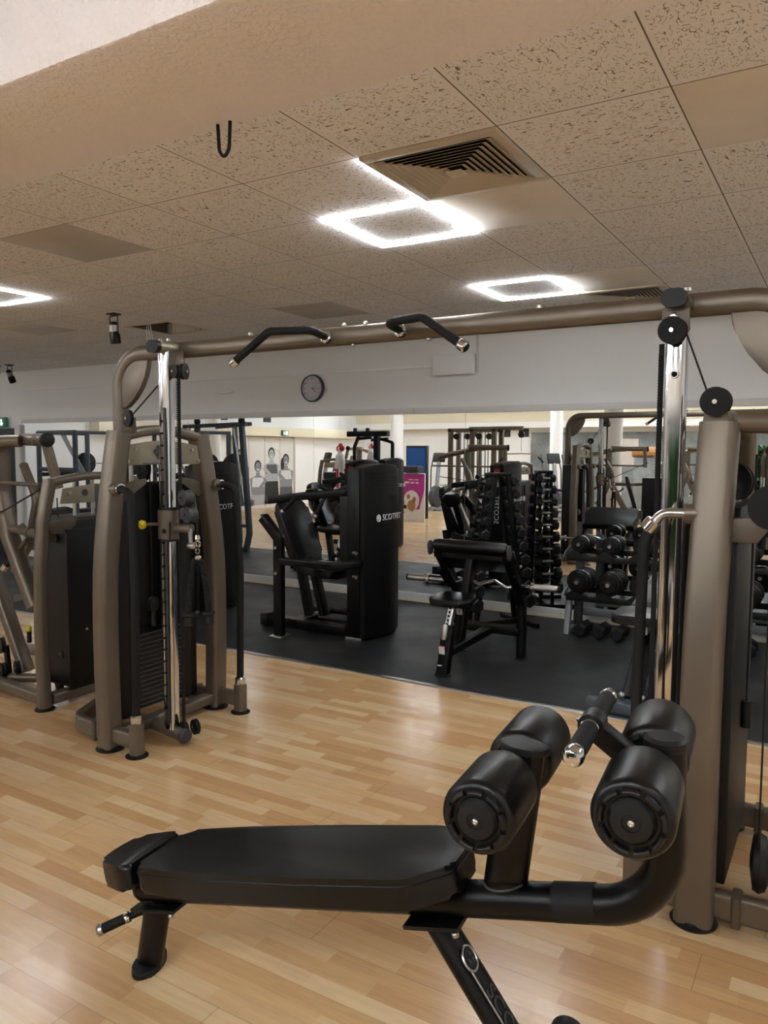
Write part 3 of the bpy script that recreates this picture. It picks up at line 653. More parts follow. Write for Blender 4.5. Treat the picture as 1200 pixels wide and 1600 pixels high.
MB().prism([(-.035, .06), (.02, .075), (.03, .0), (.05, -.07), (-.03, -.075), (-.045, -.02)], (cxl+.14, 3.005, 1.315), (1, 0, 0), (0, 0, 1), .006, .002).done('pulley_plate', 'brown_d', ca)
pulley((cxl+.125, 2.975, 1.355), (.25, 1, 0), .042, .05, par=ca, m='gplastic'); pulley((cxl+.155, 2.975, 1.265), (.25, 1, 0), .042, .05, par=ca, m='gplastic')
MB().sphere((cxl+.155, 2.98, 1.10), .024, (1.2, 1, .8)).cyl((cxl+.145, 2.98, 1.19), (cxl+.15, 2.98, 1.11), .012).done('swivel', 'steel', ca)
MB().tube([(cxl+.20, 2.975, 1.26), (cxl+.205, 2.975, 1.14)], .004, 6).done('cable', 'cable', ca)
# rope hanging from the carriage
rx, ry = cxl+.205, 2.975
t = thing('triceps_rope', 'black twisted rope with rubber ends hanging from the left tower carriage', 'rope attachment', (rx, ry, 1.1))
MB().torus((rx, ry, 1.115), (0, 1, .2), .016, .006, 18, 8).lathe([(.01, 0), (.016, .01), (.012, .03)], (rx, ry, 1.13), (0, 0, 1), 12).torus((rx, ry, 1.075), (1, 0, 0), .014, .004, 16, 6).sphere((rx, ry, 1.04), .018, (1.2, 1, .8)).done('snap_hook', 'chrome', t)
def strand(a, b):
    m = MB()
    for ph in range(3):
        pts = []
        for k in range(61):
            f = k/60; c = Vector(a).lerp(Vector(b), f); w = .0085; an = f*2*PI*7+ph*2*PI/3
            bow = math.sin(f*PI)*.008
            pts.append(c+Vector((w*math.cos(an)+bow*(1 if b[0] > a[0] else -1), w*math.sin(an), 0)))
        m.tube(pts, .0085, 6)
    return m
for s in (-1, 1):
    q = strand((rx+.014*s, ry+.01*s, 1.03), (rx+.028*s, ry+.045*s, .735)).done('rope', 'rubber', t)
    MB().lathe([(.012, .02), (.034, .012), (.036, 0), (.026, -.008), (.028, -.05), (.022, -.056), (0, -.056)], (rx+.028*s, ry+.045*s, .735), (0, 0, 1), 20, False).done('rubber_end', 'plastic', q)
# ================================================================ extra fittings on the right tower (behind it, right edge of the photo)
X = lambda d: -.385-d
MB().tube([(-.33, 2.86, 1.71), (.0, 2.95, 1.70)], (.075, .075)).done('rear_tie_bar', 'brown', cx)
MB().lathe([(.055, 0), (.055, .018)], (-.11, 2.93, 1.70), (1, 0, 0), 8).done('tie_flange', 'brown_d', cx)
MB().tube(fillet([(-.21, 2.93, 1.28), (-.21, 2.93, 1.60), (-.15, 2.95, 1.64)], .05), .045, 16).done('chrome_shield', 'chrome', cx)
pulley((-.20, 2.78, 1.43), (.1, 1, 0), .072, .04, par=cx, m='rubber')
MB().tube([(-.20, 2.79, 1.36), (-.20, 2.80, .19)], .0035, 6).done('cable', 'cable', cx)
MB().prism([(-.05, .03), (.07, .04), (.07, .01), (.03, -.05), (-.05, -.05)], (-.27, 2.80, 1.36), (1, 0, 0), (0, 0, 1), .03, .004).done('pulley_bracket', 'brown_d', cx)
MB().lathe([(.02, -.03), (.09, -.02), (.1, 0), (.09, .02), (.05, .035), (.03, .07), (.03, .14)], (-.20, 2.86, .20), (1, .1, 0), 24).done('lower_housing', 'plastic', cx)
# ================================================================ BROWN PULL-DOWN MACHINE (left)
def brown_machine(label, loc=(-4.2, 2.94, 0)):
    t = thing('pulldown_machine', label, 'strength machine', loc)
    W = False
    def T(pts, r, name, m='brown', up=(0, 0, 1), par=None, fil=None):
        if fil: pts = fillet(pts, fil, 7)
        return MB(W).tube(pts, r, up=up).done(name, m, par or t)
    # legs and arch of the weight tower (local: x toward the stack front, y away)
    for yy, s in ((0, 1), (.80, -1)):
        pts = [(0, yy, .012), (0, yy-.01*s, .5), (0, yy, .9), (.0, yy+.03*s, 1.2), (0, yy+.08*s, 1.42)]
        T(pts, (.085, .075), 'frame_leg', up=(1, 0, 0), fil=.6)
        MB(W).lathe([(.06, 0), (.06, .008), (.045, .014)], (0, yy, 0), (0, 0, 1), 20).done('foot_pad', 'plastic', t)
    T([(0, .08+.64*k/10, 1.405+.035*math.sin(PI*k/10)) for k in range(11)], rrect(.075, .05, .02), 'arch_bar')
    pl = MB(W).prism([(-.27, -.07), (.27, -.07), (.25, .025), (.0, .05), (-.25, .025)], (.02, .40, 1.34), (0, 1, 0), (0, 0, 1), .008, .002).done('header_plate', 'plate', t)
    for q, r in ((-.2, .014), (-.09, .022), (.06, .012), (.11, .012)): MB(W).cyl((.02, .40+q, 1.335), (.033, .40+q, 1.335), r, 16).done('screw', 'steel' if r < .02 else 'gplastic', pl)
    MB(W).prism([(0, 0), (.02, -.04), (.12, -.04), (.19, .0), (.20, .045), (.12, .05), (0, .03)], (.02, .04, 1.13), (0, 1, 0), (0, 0, 1), .02, .003).done('cover_bracket', 'brown_d', t)
    MB(W).prism([(.16, .035), (.665, .035), (.665, -.28), (.16, -.28)], (0, 0, .1), (0, 1, 0), (1, 0, 0), -1.08, .02).done('stack_shroud', 'shroud', t)
    MB(W).prism([(.15, .05), (.42, .05), (.42, .035), (.15, .035)], (0, 0, .09), (0, 1, 0), (1, 0, 0), -1.02, .004).done('front_cover', 'shroud', t)
    for q in (.2, .29, .38): MB(W).cyl((.05, q, .13), (.058, q, .13), .010, 10).done('rivet', 'plastic', t)
    MB(W).cyl((.05, .28, .46), (.057, .28, .46), .009, 10).done('rivet', 'steel', t)
    for q in (.33, .47): MB(W).cyl((-.1, q, 1.15), (-.1, q, 1.42), .012, 10).done('guide_rod', 'steel', t)
    # base frame running to the seat
    T([(-1.3, .10, .06), (-.9, .10, .06), (-.02, .02, .06)], rrect(.08, .075, .02), 'base_tube', fil=.1)
    T([(0, .04, .06), (0, .78, .06)], rrect(.08, .07, .02), 'base_cross_tube')
    T([(-1.3, .72, .06), (0, .78, .06)], rrect(.08, .07, .02), 'base_tube')
    # main leaning columns
    T([(-.93, .36, 1.62), (-.93, .36, 1.3), (-.85, .36, 1.0), (-.58, .36, .52)], rrect(.10, .115, .035), 'main_column', up=(0, 1, 0), fil=.25)
    T([(-1.09, .36, .80), (-.97, .36, .55), (-.70, .36, .05)], rrect(.07, .10, .02), 'diagonal_brace', up=(0, 1, 0), fil=.2)
    T([(-.95, .55, 1.50), (-.80, .55, 1.25), (-.92, .55, .9), (-1.1, .55, .7)], rrect(.05, .06, .02), 'rear_column', up=(0, 1, 0), fil=.15)
    # overhead bars
    T([(-1.5, .2, 1.52), (-.83, .24, 1.66), (-.66, .34, 1.665)], (.095, .085), 'overhead_arm', fil=.12)
    b = T([(-.86, .50, 1.68), (-.68, .40, 1.675), (-.30, .28, 1.67)], (.085, .085), 'overhead_bar', fil=.1)
    MB(W).lathe([(.047, 0), (.047, .022), (.035, .03), (0, .03)], (-.30, .28, 1.67), (1, -.3, 0), 24, False).done('end_cap', 'plastic', b)
    MB(W).torus((-.43, .315, 1.672), (1, -.3, 0), .0435, .002, 24, 5).done('joint_ring', 'brown_d', b)
    T([(-.33, .30, 1.65), (-.30, .36, 1.35)], rrect(.055, .065, .02), 'drop_tube', up=(1, 0, 0))
    T([(-1.6, .3, 1.38), (-.35, .26, 1.375)], .014, 'pull_bar', 'brown_d')
    T([(-1.5, .2, 1.2), (-.9, .28, 1.14), (-.25, .38, 1.44)], .006, 'cable', 'cable', fil=.5)
    h = T([(-1.35, .34, .90), (-1.0, .36, 1.035), (-.75, .36, 1.05), (-.05, .12, 1.055)], (.062, .062), 'swing_arm', fil=.12)
    MB(W).torus((-.60, .31, 1.052), (.4, 1, .4), .045, .014, 20, 8).done('pivot_ring', 'brown_d', h)
    MB(W).torus((-.46, .26, 1.053), (1, -.3, 0), .033, .006, 20, 6).done('pivot_ring', 'brown_d', h)
    g = T([(-.86, .33, .79), (-.76, .36, .90)], .02, 'grip', 'rubber'); MB(W).cyl((-.885, .325, .762), (-.855, .332, .795), .024, 14).done('grip_cap', 'chrome', g)
    T([(-.76, .36, .90), (-.66, .36, .98)], .016, 'grip_arm', 'brown_d')
    # back pad, seat
    MB(W).prism(rrect(.26, .60, .09, 5), (-.52, .56, .90), (.25, .93, .1), (-.28, 0, .95), .06, .02).done('back_pad', 'leather', t)
    MB(W).prism(rrect(.30, .34, .08, 5), (-.42, .50, .56), (1, 0, -.05), (0, 1, 0), .065, .02).done('seat_pad', 'leather', t)
    T([(-.55, .4, .5), (-.32, .45, .12)], rrect(.06, .06, .015), 'seat_post', up=(0, 1, 0))
    MB(W).prism([(0, 0), (.30, .08), (.34, .12), (.30, .13), (.2, .07), (0, .055)], (-.82, .36, .53), (1, 0, 0), (0, 0, 1), .012, .002).done('lever_plate', 'brown_d', t)
    MB(W).sphere((-.37, .16, .43), .022, (.8, .8, 1.1)).done('pull_knob', 'yellow', t); MB(W).cyl((-.37, .16, .34), (-.37, .16, .415), .015).done('knob_stem', 'plastic', t)
    for (x, y, z, r) in ((-.64, .14, .29, .055), (-.625, .13, .125, .05), (-.57, .20, .13, .05), (-.21, .14, .10, .055), (-.13, .20, .105, .055), (-.06, .18, .305, .042)):
        p = MB(W).lathe([(0, -.014), (r, -.014), (r, -.008), (r*.85, 0), (r, .008), (r, .014), (0, .014)], (x, y, z), (.35, 1, 0), 24, False).done('pulley', 'plastic', t)
        MB(W).lathe([(.010, -.022), (.010, .022)], (x, y, z), (.35, 1, 0), 10).done('bolt', 'steel', p)
    T([(-.61, .15, .29), (-.60, .16, .10)], rrect(.03, .03, .005), 'pulley_strut', 'plastic', up=(0, 1, 0))
    T([(-.85, .12, .05), (-.60, .16, .07), (-.40, .3, .06)], (.06, .06), 'knuckle', fil=.05)
    T([(-.10, .20, 1.30), (-.095, .21, .1)], .004, 'cable', 'cable', up=(0, 1, 0))
    T([(-.22, .22, .30), (-.06, .2, .31)], rrect(.02, .06, .005), 'pulley_arm', 'brown_d')
    return t
bmc = brown_machine('taupe pull-down machine with thick overhead tubes, left of the cable tower')
copy_tree(bmc, (-2.7, .25, 0), 0.0, 'taupe strength machine seen in the mirror between white column and chrome post', 'taupe machines seen only in the mirror')
copy_tree(bmc, (-1.7, -1.7, 0), 0.3, 'farther taupe strength machine seen in the mirror beside the concrete wall', 'taupe machines seen only in the mirror')
# ================================================================ BLACK SEATED MACHINE WITH TOWER
def black_tower(t, y0=5.42, y1=5.99, x0=-3.55, x1=-3.43, h=1.5, bow=.075, logo=True):
    ym = (y0+y1)/2; n = 10
    # arched top: stack of plan outlines would hide the bow, so loft bowed front strip by strip
    m = MB(); rows = []
    for i in range(n+1):
        f = i/n; y = y0+(y1-y0)*f; b = x1+bow*math.sin(PI*f); zt = h-.035*(2*f-1)**2
        rows.append([m.bm.verts.new(p) for p in ((x0, y, .03), (b, y, .03), (b, y, zt-.02), (b-.02, y, zt), (x0, y, zt))])
    for A, B in zip(rows, rows[1:]):
        for k in range(5): m.bm.faces.new((A[k], A[(k+1) % 5], B[(k+1) % 5], B[k]))
    m.bm.faces.new(rows[0]); m.bm.faces.new(list(reversed(rows[-1])))
    c = m.done('tower_cover', 'perf', t, sharp=25)
    m = MB()
    for z in [h-.09-.022*k for k in range(9)]:
        m.tube([(x1+bow*math.sin(PI*f)+.001, y0+(y1-y0)*f, z) for f in [.12+.76*k/8 for k in range(9)]], .003, 5)
    m.done('vent_ribs', 'blackm', c)
    MB().box2((x0-.05, y0-.012, .03), (x0+.075, y0+.03, h-.045), .008).done('side_post', 'blackg', t)
    MB().box2((x0-.05, y1-.03, .03), (x0+.075, y1+.012, h-.045), .008).done('side_post', 'blackg', t)
    for y in (y0, y1): MB().box2((x0-.06, y-.02, 0), (x0+.10, y+.02, .03), .004).done('foot', 'steel', t)
    xf = x1+bow+.002
    text('SCOTFIT', .075, (xf, ym+.035, 1.045), (0, 1, 0), (0, 0, 1), 'label', c, .002, 'white_lettering', sx=1.05, label='white lettering on the black cover')
    MB().torus((xf, ym-.185, 1.045), (1, 0, 0), .027, .006, 20, 6).torus((xf, ym-.185, 1.045), (1, 0, 0), .010, .006, 14, 6).done('emblem', 'label', c)
    return c
def seated(label, loc=(-3.45, 5.42, 0)):
    t = thing('seated_strength_machine', label, 'strength machine', loc)
    black_tower(t)
    T = lambda pts, r, name, m='blackg', up=(0, 0, 1), fil=None, par=None: MB().tube(fillet(pts, fil, 6) if fil else pts, r, up=up).done(name, m, par or t)
    sq = rrect(.09, .09, .012); fl = rrect(.05, .11, .01)
    l = T([(-4.16, 5.20, .012), (-4.16, 5.20, .86), (-4.33, 5.20, 1.03)], rrect(.09, .07, .015), 'corner_post', up=(0, 1, 0), fil=.04)
    MB().box2((-4.23, 5.14, 0), (-4.09, 5.26, .015), .006).done('foot', 'steel', t)
    MB().box((-4.29, 5.20, 1.02), (.10, .085, .012), (0, PI/4, 0)).done('end_plate', 'gplastic', l)
    T([(-4.12, 5.20, .665), (-3.62, 5.20, .665), (-3.50, 5.30, .665), (-3.50, 5.42, .665)], rrect(.11, .06, .012), 'guard_beam', fil=.08, up=(0, 0, 1))
    for z in (.78, .56): MB().cyl((-4.16, 5.155, z), (-4.16, 5.145, z), .014, 12).done('bolt', 'steel', t)
    for z in (.76, .56): MB().cyl((-3.50, 5.36, z), (-3.46, 5.34, z), .016, 12).done('bolt', 'steel', t)
    # base frame
    T([(-4.52, 5.50, .06), (-3.50, 5.50, .06)], rrect(.10, .08, .01), 'base_tube')
    T([(-4.42, 6.05, .06), (-3.55, 6.05, .06)], rrect(.09, .08, .01), 'base_tube')
    T([(-4.20, 5.45, .06), (-4.20, 6.10, .06)], rrect(.09, .08, .01), 'base_cross_tube')
    T([(-3.62, 5.45, .08), (-3.62, 6.05, .08)], rrect(.06, .08, .01), 'base_cross_tube')
    MB().box2((-4.58, 5.44, .01), (-4.50, 5.56, .12), .01).done('end_cap', 'plastic', t)
    MB().prism([(0, 0), (.48, 0), (.42, .16), (.06, .16)], (-4.05, 5.62, .10), (1, 0, 0), (0, 1, 0), .02, .004).done('foot_plate', 'gplastic', t)
    # seat and pads
    T([(-4.22, 5.72, .10), (-4.32, 5.70, .62)], fl, 'seat_column', up=(0, 1, 0)); T([(-4.02, 5.68, .10), (-4.14, 5.64, .66)], fl, 'seat_column', up=(0, 1, 0))
    T([(-3.9, 5.9, .10), (-3.72, 5.9, .34), (-3.66, 5.85, .62), (-3.72, 5.8, 1.25)], fl, 'lever_column', up=(0, 1, 0), fil=.15)
    MB().prism(rrect(.40, .34, .09, 5), (-4.02, 5.66, .50), (1, 0, -.12), (0, 1, 0), .075, .022).done('seat_pad', 'leather', t)
    bp = MB().prism(rrect(.36, .62, .10, 6), (-4.30, 5.62, .86), (.15, .97, 0), (-.42, .05, .92), .08, .028).done('back_pad', 'leather', t)
    MB().box((-4.39, 5.56, .93), (.02, .14, .16), (0, -.4, .1), .004).done('pad_bracket', 'gplastic', bp)
    T([(-4.37, 5.62, .96), (-4.25, 5.62, .52)], sq, 'back_column', up=(0, 1, 0))
    MB().prism(rrect(.22, .16, .06, 5), (-4.05, 6.12, 1.02), (1, 0, 0), (0, .3, .95), .08, .02).done('knee_pad', 'leather', t)
    T([(-3.98, 5.9, .62), (-4.02, 6.08, 1.02)], rrect(.05, .06, .01), 'pad_column', up=(1, 0, 0))
    # upper lever arm with grips
    a = T([(-4.40, 5.36, 1.17), (-4.05, 5.42, 1.215), (-3.72, 5.60, 1.25)], rrect(.035, .07, .012), 'lever_arm', fil=.2)
    g = T([(-4.24, 5.36, 1.08), (-4.13, 5.40, 1.20)], .018, 'grip', 'rubber', par=t); MB().sphere((-4.245, 5.358, 1.075), .022).done('grip_cap', 'steel', g)
    g = T([(-3.96, 5.46, 1.05), (-3.90, 5.52, 1.21)], .018, 'grip', 'rubber', par=t); MB().sphere((-3.963, 5.458, 1.04), .022).done('grip_cap', 'steel', g)
    T([(-4.0, 5.74, 1.18), (-3.68, 5.62, 1.30)], rrect(.03, .08, .01), 'lever_arm')
    T([(-3.98, 5.55, 1.30), (-3.78, 5.58, 1.22), (-3.62, 5.6, 1.30)], rrect(.03, .05, .01), 'link_arm')
    MB().box2((-3.74, 5.5, .62), (-3.60, 5.9, 1.22), .01).done('gear_housing', 'plastic', t)
    MB().lathe([(0, 0), (.04, .004), (.045, .02), (0, .025)], (-3.76, 5.58, .80), (-.4, -1, .1), 16, False).done('dial', 'label', t)
    for z in (.72, .66): MB().sphere((-3.80, 5.55, z), .022).done('knob', 'steel', t)
    # instruction sticker and upright lettering on the mirror side
    MB().box2((-3.545, 6.0025, 1.20), (-3.475, 6.004, 1.40), .0).done('instruction_sticker', 'label', t)
    MB().box2((-3.545, 6.0035, 1.37), (-3.475, 6.005, 1.41)).done('warning_stripe', 'red', t)
    text('SCOTFIT', .085, (-3.51, 6.005, .93), (0, 0, 1), (1, 0, 0), 'label', t, .002, 'white_lettering')
    return t
sa = seated('black seated strength machine with bowed perforated tower in front of the mirror, under the clock')
sb = copy_tree(sa, (-5.43, 5.52, 0), -.0, 'black strength machine whose lettered tower shows behind the left cable tower')
# pec deck standing on the wood floor, seen only in the mirror
pd = copy_tree(sa, (-6.5, 2.95, 0), PI*.02, 'black machine with overhead swing arms, seen in the mirror under the clock')
def pdp(pts, r, name, m='blackg', up=(0, 0, 1), fil=None):
    o = MB(False).tube(fillet(pts, fil, 6) if fil else pts, r, up=up).done(name, m, None); o.parent = pd; return o
pdp([(-.25, .42, 0.05), (-.25, .42, 1.93)], rrect(.09, .09, .01), 'mast', up=(0, 1, 0))
pdp([(-.85, .42, 1.90), (-.02, .42, 1.90)], rrect(.09, .09, .01), 'overhead_beam')
for x in (-.70, -.44): pdp([(x, .42, 1.93), (x, .42, 2.0)], .035, 'pivot_knob', 'plastic')
pdp([(-.80, .25, 1.82), (-.45, .30, 1.84)], rrect(.04, .05, .01), 'swing_arm'); pdp([(-.48, .25, 1.80), (-.12, .28, 1.82)], rrect(.04, .05, .01), 'swing_arm')
pdp([(-.72, .3, 1.85), (-.88, .2, 1.68), (-.88, .2, .95)], rrect(.05, .06, .015), 'hanging_arm', up=(0, 1, 0), fil=.05); pdp([(-.35, .3, 1.84), (-.08, .2, 1.76), (-.08, .2, 1.3)], rrect(.05, .06, .015), 'hanging_arm', up=(0, 1, 0), fil=.05)
# ================================================================ PREACHER CURL BENCH
t = thing('preacher_curl_bench', 'black preacher curl bench with sloping arm pad and small round seat on the rubber floor', 'weight bench', (-2.37, 5.25, 0))
T = lambda pts, r, name, m='blackg', up=(0, 0, 1), fil=None, par=None: MB().tube(fillet(pts, fil, 6) if fil else pts, r, up=up).done(name, m, par or t)
for x in (-2.108, -2.63):
    T([(x, 5.61, .012), (x, 5.60, .46), (x+(.03 if x > -2.4 else -.0), 5.20, .87)], rrect(.085, .06, .012), 'rear_leg', up=(1, 0, 0), fil=.12)
    MB().lathe([(.055, 0), (.055, .012), (.04, .018)], (x, 5.61, 0), (0, 0, 1), 20).done('foot', 'plastic', t)
T([(-2.63, 5.60, .22), (-2.108, 5.60, .22)], rrect(.12, .06, .012), 'rear_beam')
T([(-2.41, 4.95, .17), (-2.37, 5.60, .21)], rrect(.075, .06, .01), 'base_tube')
for y, z in ((5.565, .23), (5.565, .23)): MB().cyl((-2.27, y, z), (-2.27, y-.012, z), .016, 12).done('bolt', 'steel', t)
col_ = T([(-2.43, 4.90, .012), (-2.415, 4.965, .36)], rrect(.085, .075, .012), 'front_column', up=(0, 1, 0))
MB().lathe([(.06, 0), (.06, .012), (.045, .018)], (-2.43, 4.90, 0), (0, 0, 1), 20).done('foot', 'plastic', t)
MB().box((-2.434, 4.885, .185), (.045, .003, .06), (.19, 0, 0)).done('warning_sticker', 'label', col_)
MB().box((-2.434, 4.888, .215), (.045, .003, .012), (.19, 0, 0)).done('sticker_header', 'red', col_)
MB().box((-2.44, 4.865, .08), (.03, .003, .010), (.19, 0, .2)).done('small_sticker', 'label', col_)
MB().lathe([(0, 0), (.02, .002), (.026, .02), (.026, .09), (.018, .11), (0, .112)], (-2.425, 4.90, .26), (0, .19, 1), 16, False).done('clamp_lever', 'steel', col_)
st = T([(-2.418, 4.955, .34), (-2.405, 5.0, .50)], rrect(.05, .05, .008), 'seat_post', 'steel', up=(0, 1, 0))
m = MB()
for k in range(5): m.cyl((-2.418+.0016*k*1.6, 4.932+.0085*k, .37+.028*k), (-2.418+.0016*k*1.6, 4.9285+.0085*k, .37+.028*k), .008, 10)
m.done('adjustment_holes', 'void', st)
MB().prism([(-.16, -.06), (-.11, -.14), (.11, -.14), (.16, -.06), (.16, .06), (.12, .15), (-.12, .15), (-.16, .06)], (-2.43, 5.04, .505), (1, 0, 0), (0, 1, .08), .05, .02).done('seat_pad', 'leather', t)
c2 = T([(-2.425, 5.14, .14), (-2.37, 5.24, .83)], rrect(.06, .09, .012), 'pad_column', up=(0, 1, 0))
MB().box((-2.405, 5.125, .50), (.06, .003, .05), (.14, 0, 0)).done('sticker', 'label', c2); MB().box((-2.407, 5.115, .43), (.045, .003, .045), (.14, 0, 0)).done('sticker', 'label', c2)
text('3', .03, (-2.407, 5.112, .43), (1, 0, 0), (0, 0, 1), 'dgrey', c2, .0006, 'sticker_print')
MB().prism([(-.295, -.03), (-.25, -.045), (.25, -.045), (.295, -.03), (.31, .10), (.30, .30), (-.30, .30), (-.31, .10)], (-2.36, 5.155, .875), (1, 0, 0), (0, .80, -.60), .08, .028).done('arm_pad', 'leather', t)
T([(-2.66, 5.22, .84), (-2.06, 5.22, .84)], rrect(.06, .06, .01), 'pad_beam')
for x, a in ((-2.05, 1), (-2.67, -1)):
    MB().prism(rrect(.075, .11, .03), (x, 5.16, .885), (0, 1, .2), (0, -.2, 1), .014*a, .004).done('side_guard', 'gplastic', t)
    T([(x, 5.30, .70), (x-.0*a, 5.47, .55), (x, 5.50, .60)], rrect(.03, .03, .006), 'bar_hook', up=(1, 0, 0))
# ez curl bar lying in the hooks
t = thing('ez_curl_bar', 'chrome zigzag curl bar lying across the preacher bench hooks', 'barbell', (-2.4, 5.47, .585))
z = .588; dz = .006
pts = [(-2.86, 5.47, z), (-2.66, 5.47, z), (-2.60, 5.455, z-.0), (-2.50, 5.47, z+.035), (-2.40, 5.44, z), (-2.28, 5.47, z+.035), (-2.18, 5.455, z-.01), (-2.08, 5.47, z+.01), (-1.98, 5.47, z+.012)]
MB().tube(fillet(pts, .03, 5), .0135, 12).done('bent_shaft', 'chrome', t)
for a, b in (((-1.98, 5.47, z+.012), (-1.78, 5.47, z+.014)), ((-2.84, 5.47, z), (-3.03, 5.47, z-.002))):
    s = MB().cyl(a, b, .025, 20).done('sleeve', 'steel', t); d = (Vector(b)-Vector(a)).normalized()
    MB().lathe([(.025, -.004), (.036, -.002), (.036, .018), (.026, .02)], a, d, 20).done('collar', 'chrome', s)
    MB().lathe([(.0252, 0), (.026, .002), (.026, .014), (.02, .018), (0, .018)], b, d, 20, False).done('end_cap', 'plastic', s)
# ================================================================ DUMBBELL TREE AND HEX DUMBBELLS
TX, TY, TR = -2.735, 6.60, math.radians(-32)
t = thing('dumbbell_tree', 'black A-shaped dumbbell tree by the mirror behind the preacher bench', 'dumbbell stand', (TX, TY, 0), TR)
for s in (-1, 1):
    for x in (-.06, .06): MB(False).tube([(x, s*.26, .03), (x, s*.07, 1.40)], rrect(.03, .05, .006), up=(0, 1, 0)).done('upright', 'blackg', t)
    MB(False).tube([(-.28, s*.27, .02), (.28, s*.27, .02)], rrect(.04, .05, .008)).done('base_bar', 'blackg', t)
MB(False).tube([(0, -.30, .025), (0, .30, .025)], rrect(.04, .05, .008)).done('base_spine', 'blackg', t)
MB(False).box((0, 0, 1.40), (.16, .20, .03), None, .008).done('top_plate', 'blackg', t)
NT_ = 10
def tree_z(k): return 1.33-k*.118-.002*k*k*.4
for k in range(NT_):
    z = tree_z(k); yy = .07+(1.40-z)*.139
    for s in (-1, 1): MB(False).prism([(-.075, 0), (.075, 0), (.06, .10), (-.06, .10)] if s > 0 else [(-.075, 0), (-.06, -.10), (.06, -.10), (.075, 0)], (0, s*yy, z-.04), (1, 0, 0), (0, 1, .12*s), .006).done('saddle', 'blackg', t)
def hexdb(loc, rz, label, r, L, group, proto={}):
    key = (round(r, 3), round(L, 3))
    if key in proto: return copy_tree(proto[key], loc, rz, label, group)
    t = thing('hex_dumbbell', label, 'dumbbell', loc, rz, group)
    for s in (-1, 1):
        m = MB(False); m.lathe([(r*.80, 0), (r, L*.04), (r, L*.24), (r*.80, L*.28)], (s*(L/2-L*.28), 0, 0), (s, 0, 0), 6); m.done('hex_head', 'hex', t, sharp=20)
    MB(False).lathe([(.014, -L*.25), (.017, -L*.08), (.018, 0), (.017, L*.08), (.014, L*.25)], (0, 0, 0), (1, 0, 0), 14).done('handle', 'steel', t)
    proto[key] = t; return t
ordn = ['top', 'second', 'third', 'fourth', 'fifth', 'sixth', 'seventh', 'eighth', 'ninth', 'lowest']
RT = Matrix.Rotation(TR, 4, 'Z')
for k in range(NT_):
    z = tree_z(k); yy = .07+(1.40-z)*.139+.055; r = .040+.0032*k; L = .19+.012*k
    for s in (-1, 1):
        p = Vector((TX, TY, 0))+RT @ Vector((0, s*yy, z+r*.82-.04+.012))
        side = 'side facing the room' if s < 0 else 'side facing the mirror'
        hexdb(p, TR, 'black hex dumbbell on the %s tier of the tree, %s' % (ordn[k], side), r, L, 'hex dumbbells on the tree')
# ================================================================ DUMBBELL RACK
t = thing('dumbbell_rack', 'silver framed three level dumbbell rack against the mirror, right of the preacher bench', 'dumbbell rack', (-1.1, 6.75, 0))
for x in (-2.06, -.12):
    MB().tube(fillet([(x, 6.60, .005), (x, 6.66, .36), (x, 6.78, .46)], .03), rrect(.06, .05, .008), up=(1, 0, 0)).done('front_leg', 'silver', t)
    MB().tube([(x+.02, 6.85, .02), (x+.02, 6.90, .76)], rrect(.07, .06, .008), up=(0, 1, 0)).done('rear_upright', 'gplastic', t)
    MB().tube([(x+.005, 6.60, .03), (x+.005, 7.02, .03)], rrect(.05, .05, .008)).done('base_foot', 'silver', t)
    for z in (.37, .72): MB().prism([(0, 0), (.12, .01), (.40, .10), (.40, .14), (.06, .05)], (x-.02, 6.50, z-.02), (0, 1, 0), (0, 0, 1), .008, .001).done('side_bracket', 'silver', t)
for z in (.345, .695):
    for y, d in ((6.56, 0), (6.80, .04)): MB().tube([(-2.06, y, z+d), (-.12, y, z+d)], rrect(.03, .05, .006), up=(0, 0, 1)).done('shelf_rail', 'blackm', t)
    for k in range(8):
        MB().prism([(-.09, 0), (-.02, .05), (.02, .05), (.09, 0)], (-2.04+.265*k+.05, 6.54, z+.015), (1, 0, 0), (0, 0, 1), .015).done('shelf_saddle', 'blackm', t)
MB().tube([(-2.04, 6.98, .15), (-.12, 6.98, .15)], rrect(.05, .07, .006)).done('rear_tie', 'silver', t)
def rounddb(loc, label, r, L, group, proto={}):
    key = (r, L)
    if key in proto: return copy_tree(proto[key], loc, None, label, group)
    t = thing('round_dumbbell', label, 'dumbbell', loc, 0, group)
    for s in (-1, 1):
        y0 = .065; pr = []
        h = L/2-.065
        for i, f in enumerate((1, 1, .86, .66)):
            a, b = h*i/4, h*(i+1)/4
            pr += [(r*f*.93, a), (r*f, a+h*.04), (r*f, b-h*.05), (r*f*.93, b)]
        pr += [(r*.32, h), (r*.32, h+.010), (r*.26, h+.013), (0, h+.013)]
        w = MB(False).lathe([(0, 0)]+pr, (0, s*y0, 0), (0, s, 0), 26, False).done('plate_stack', 'urethane', t)
        MB(False).lathe([(r*.17, h+.012), (r*.17, h+.016), (0, h+.016)], (0, s*y0, 0), (0, s, 0), 14, False).done('end_screw', 'steel', w)
    MB(False).cyl((0, -.075, 0), (0, .075, 0), .015, 14).done('handle', 'steel', t)
    proto[key] = t; return t
ow = ['leftmost', 'second from the left', 'third from the left', 'fourth from the left', 'fifth from the left', 'sixth from the left', 'rightmost']
for k in range(7):
    rounddb((-1.95+.265*k, 6.67, .735+(.078, .078, .085, .085, .09, .09, .09)[k]), 'round black dumbbell on the top rack shelf, '+ow[k], (.078, .078, .085, .085, .09, .09, .09)[k], .30, 'round dumbbells on the rack shelves')
for k in range(7):
    rounddb((-1.95+.265*k, 6.67, .385+.105), 'large round black dumbbell on the lower rack shelf, '+ow[k], .105, .36, 'round dumbbells on the rack shelves')
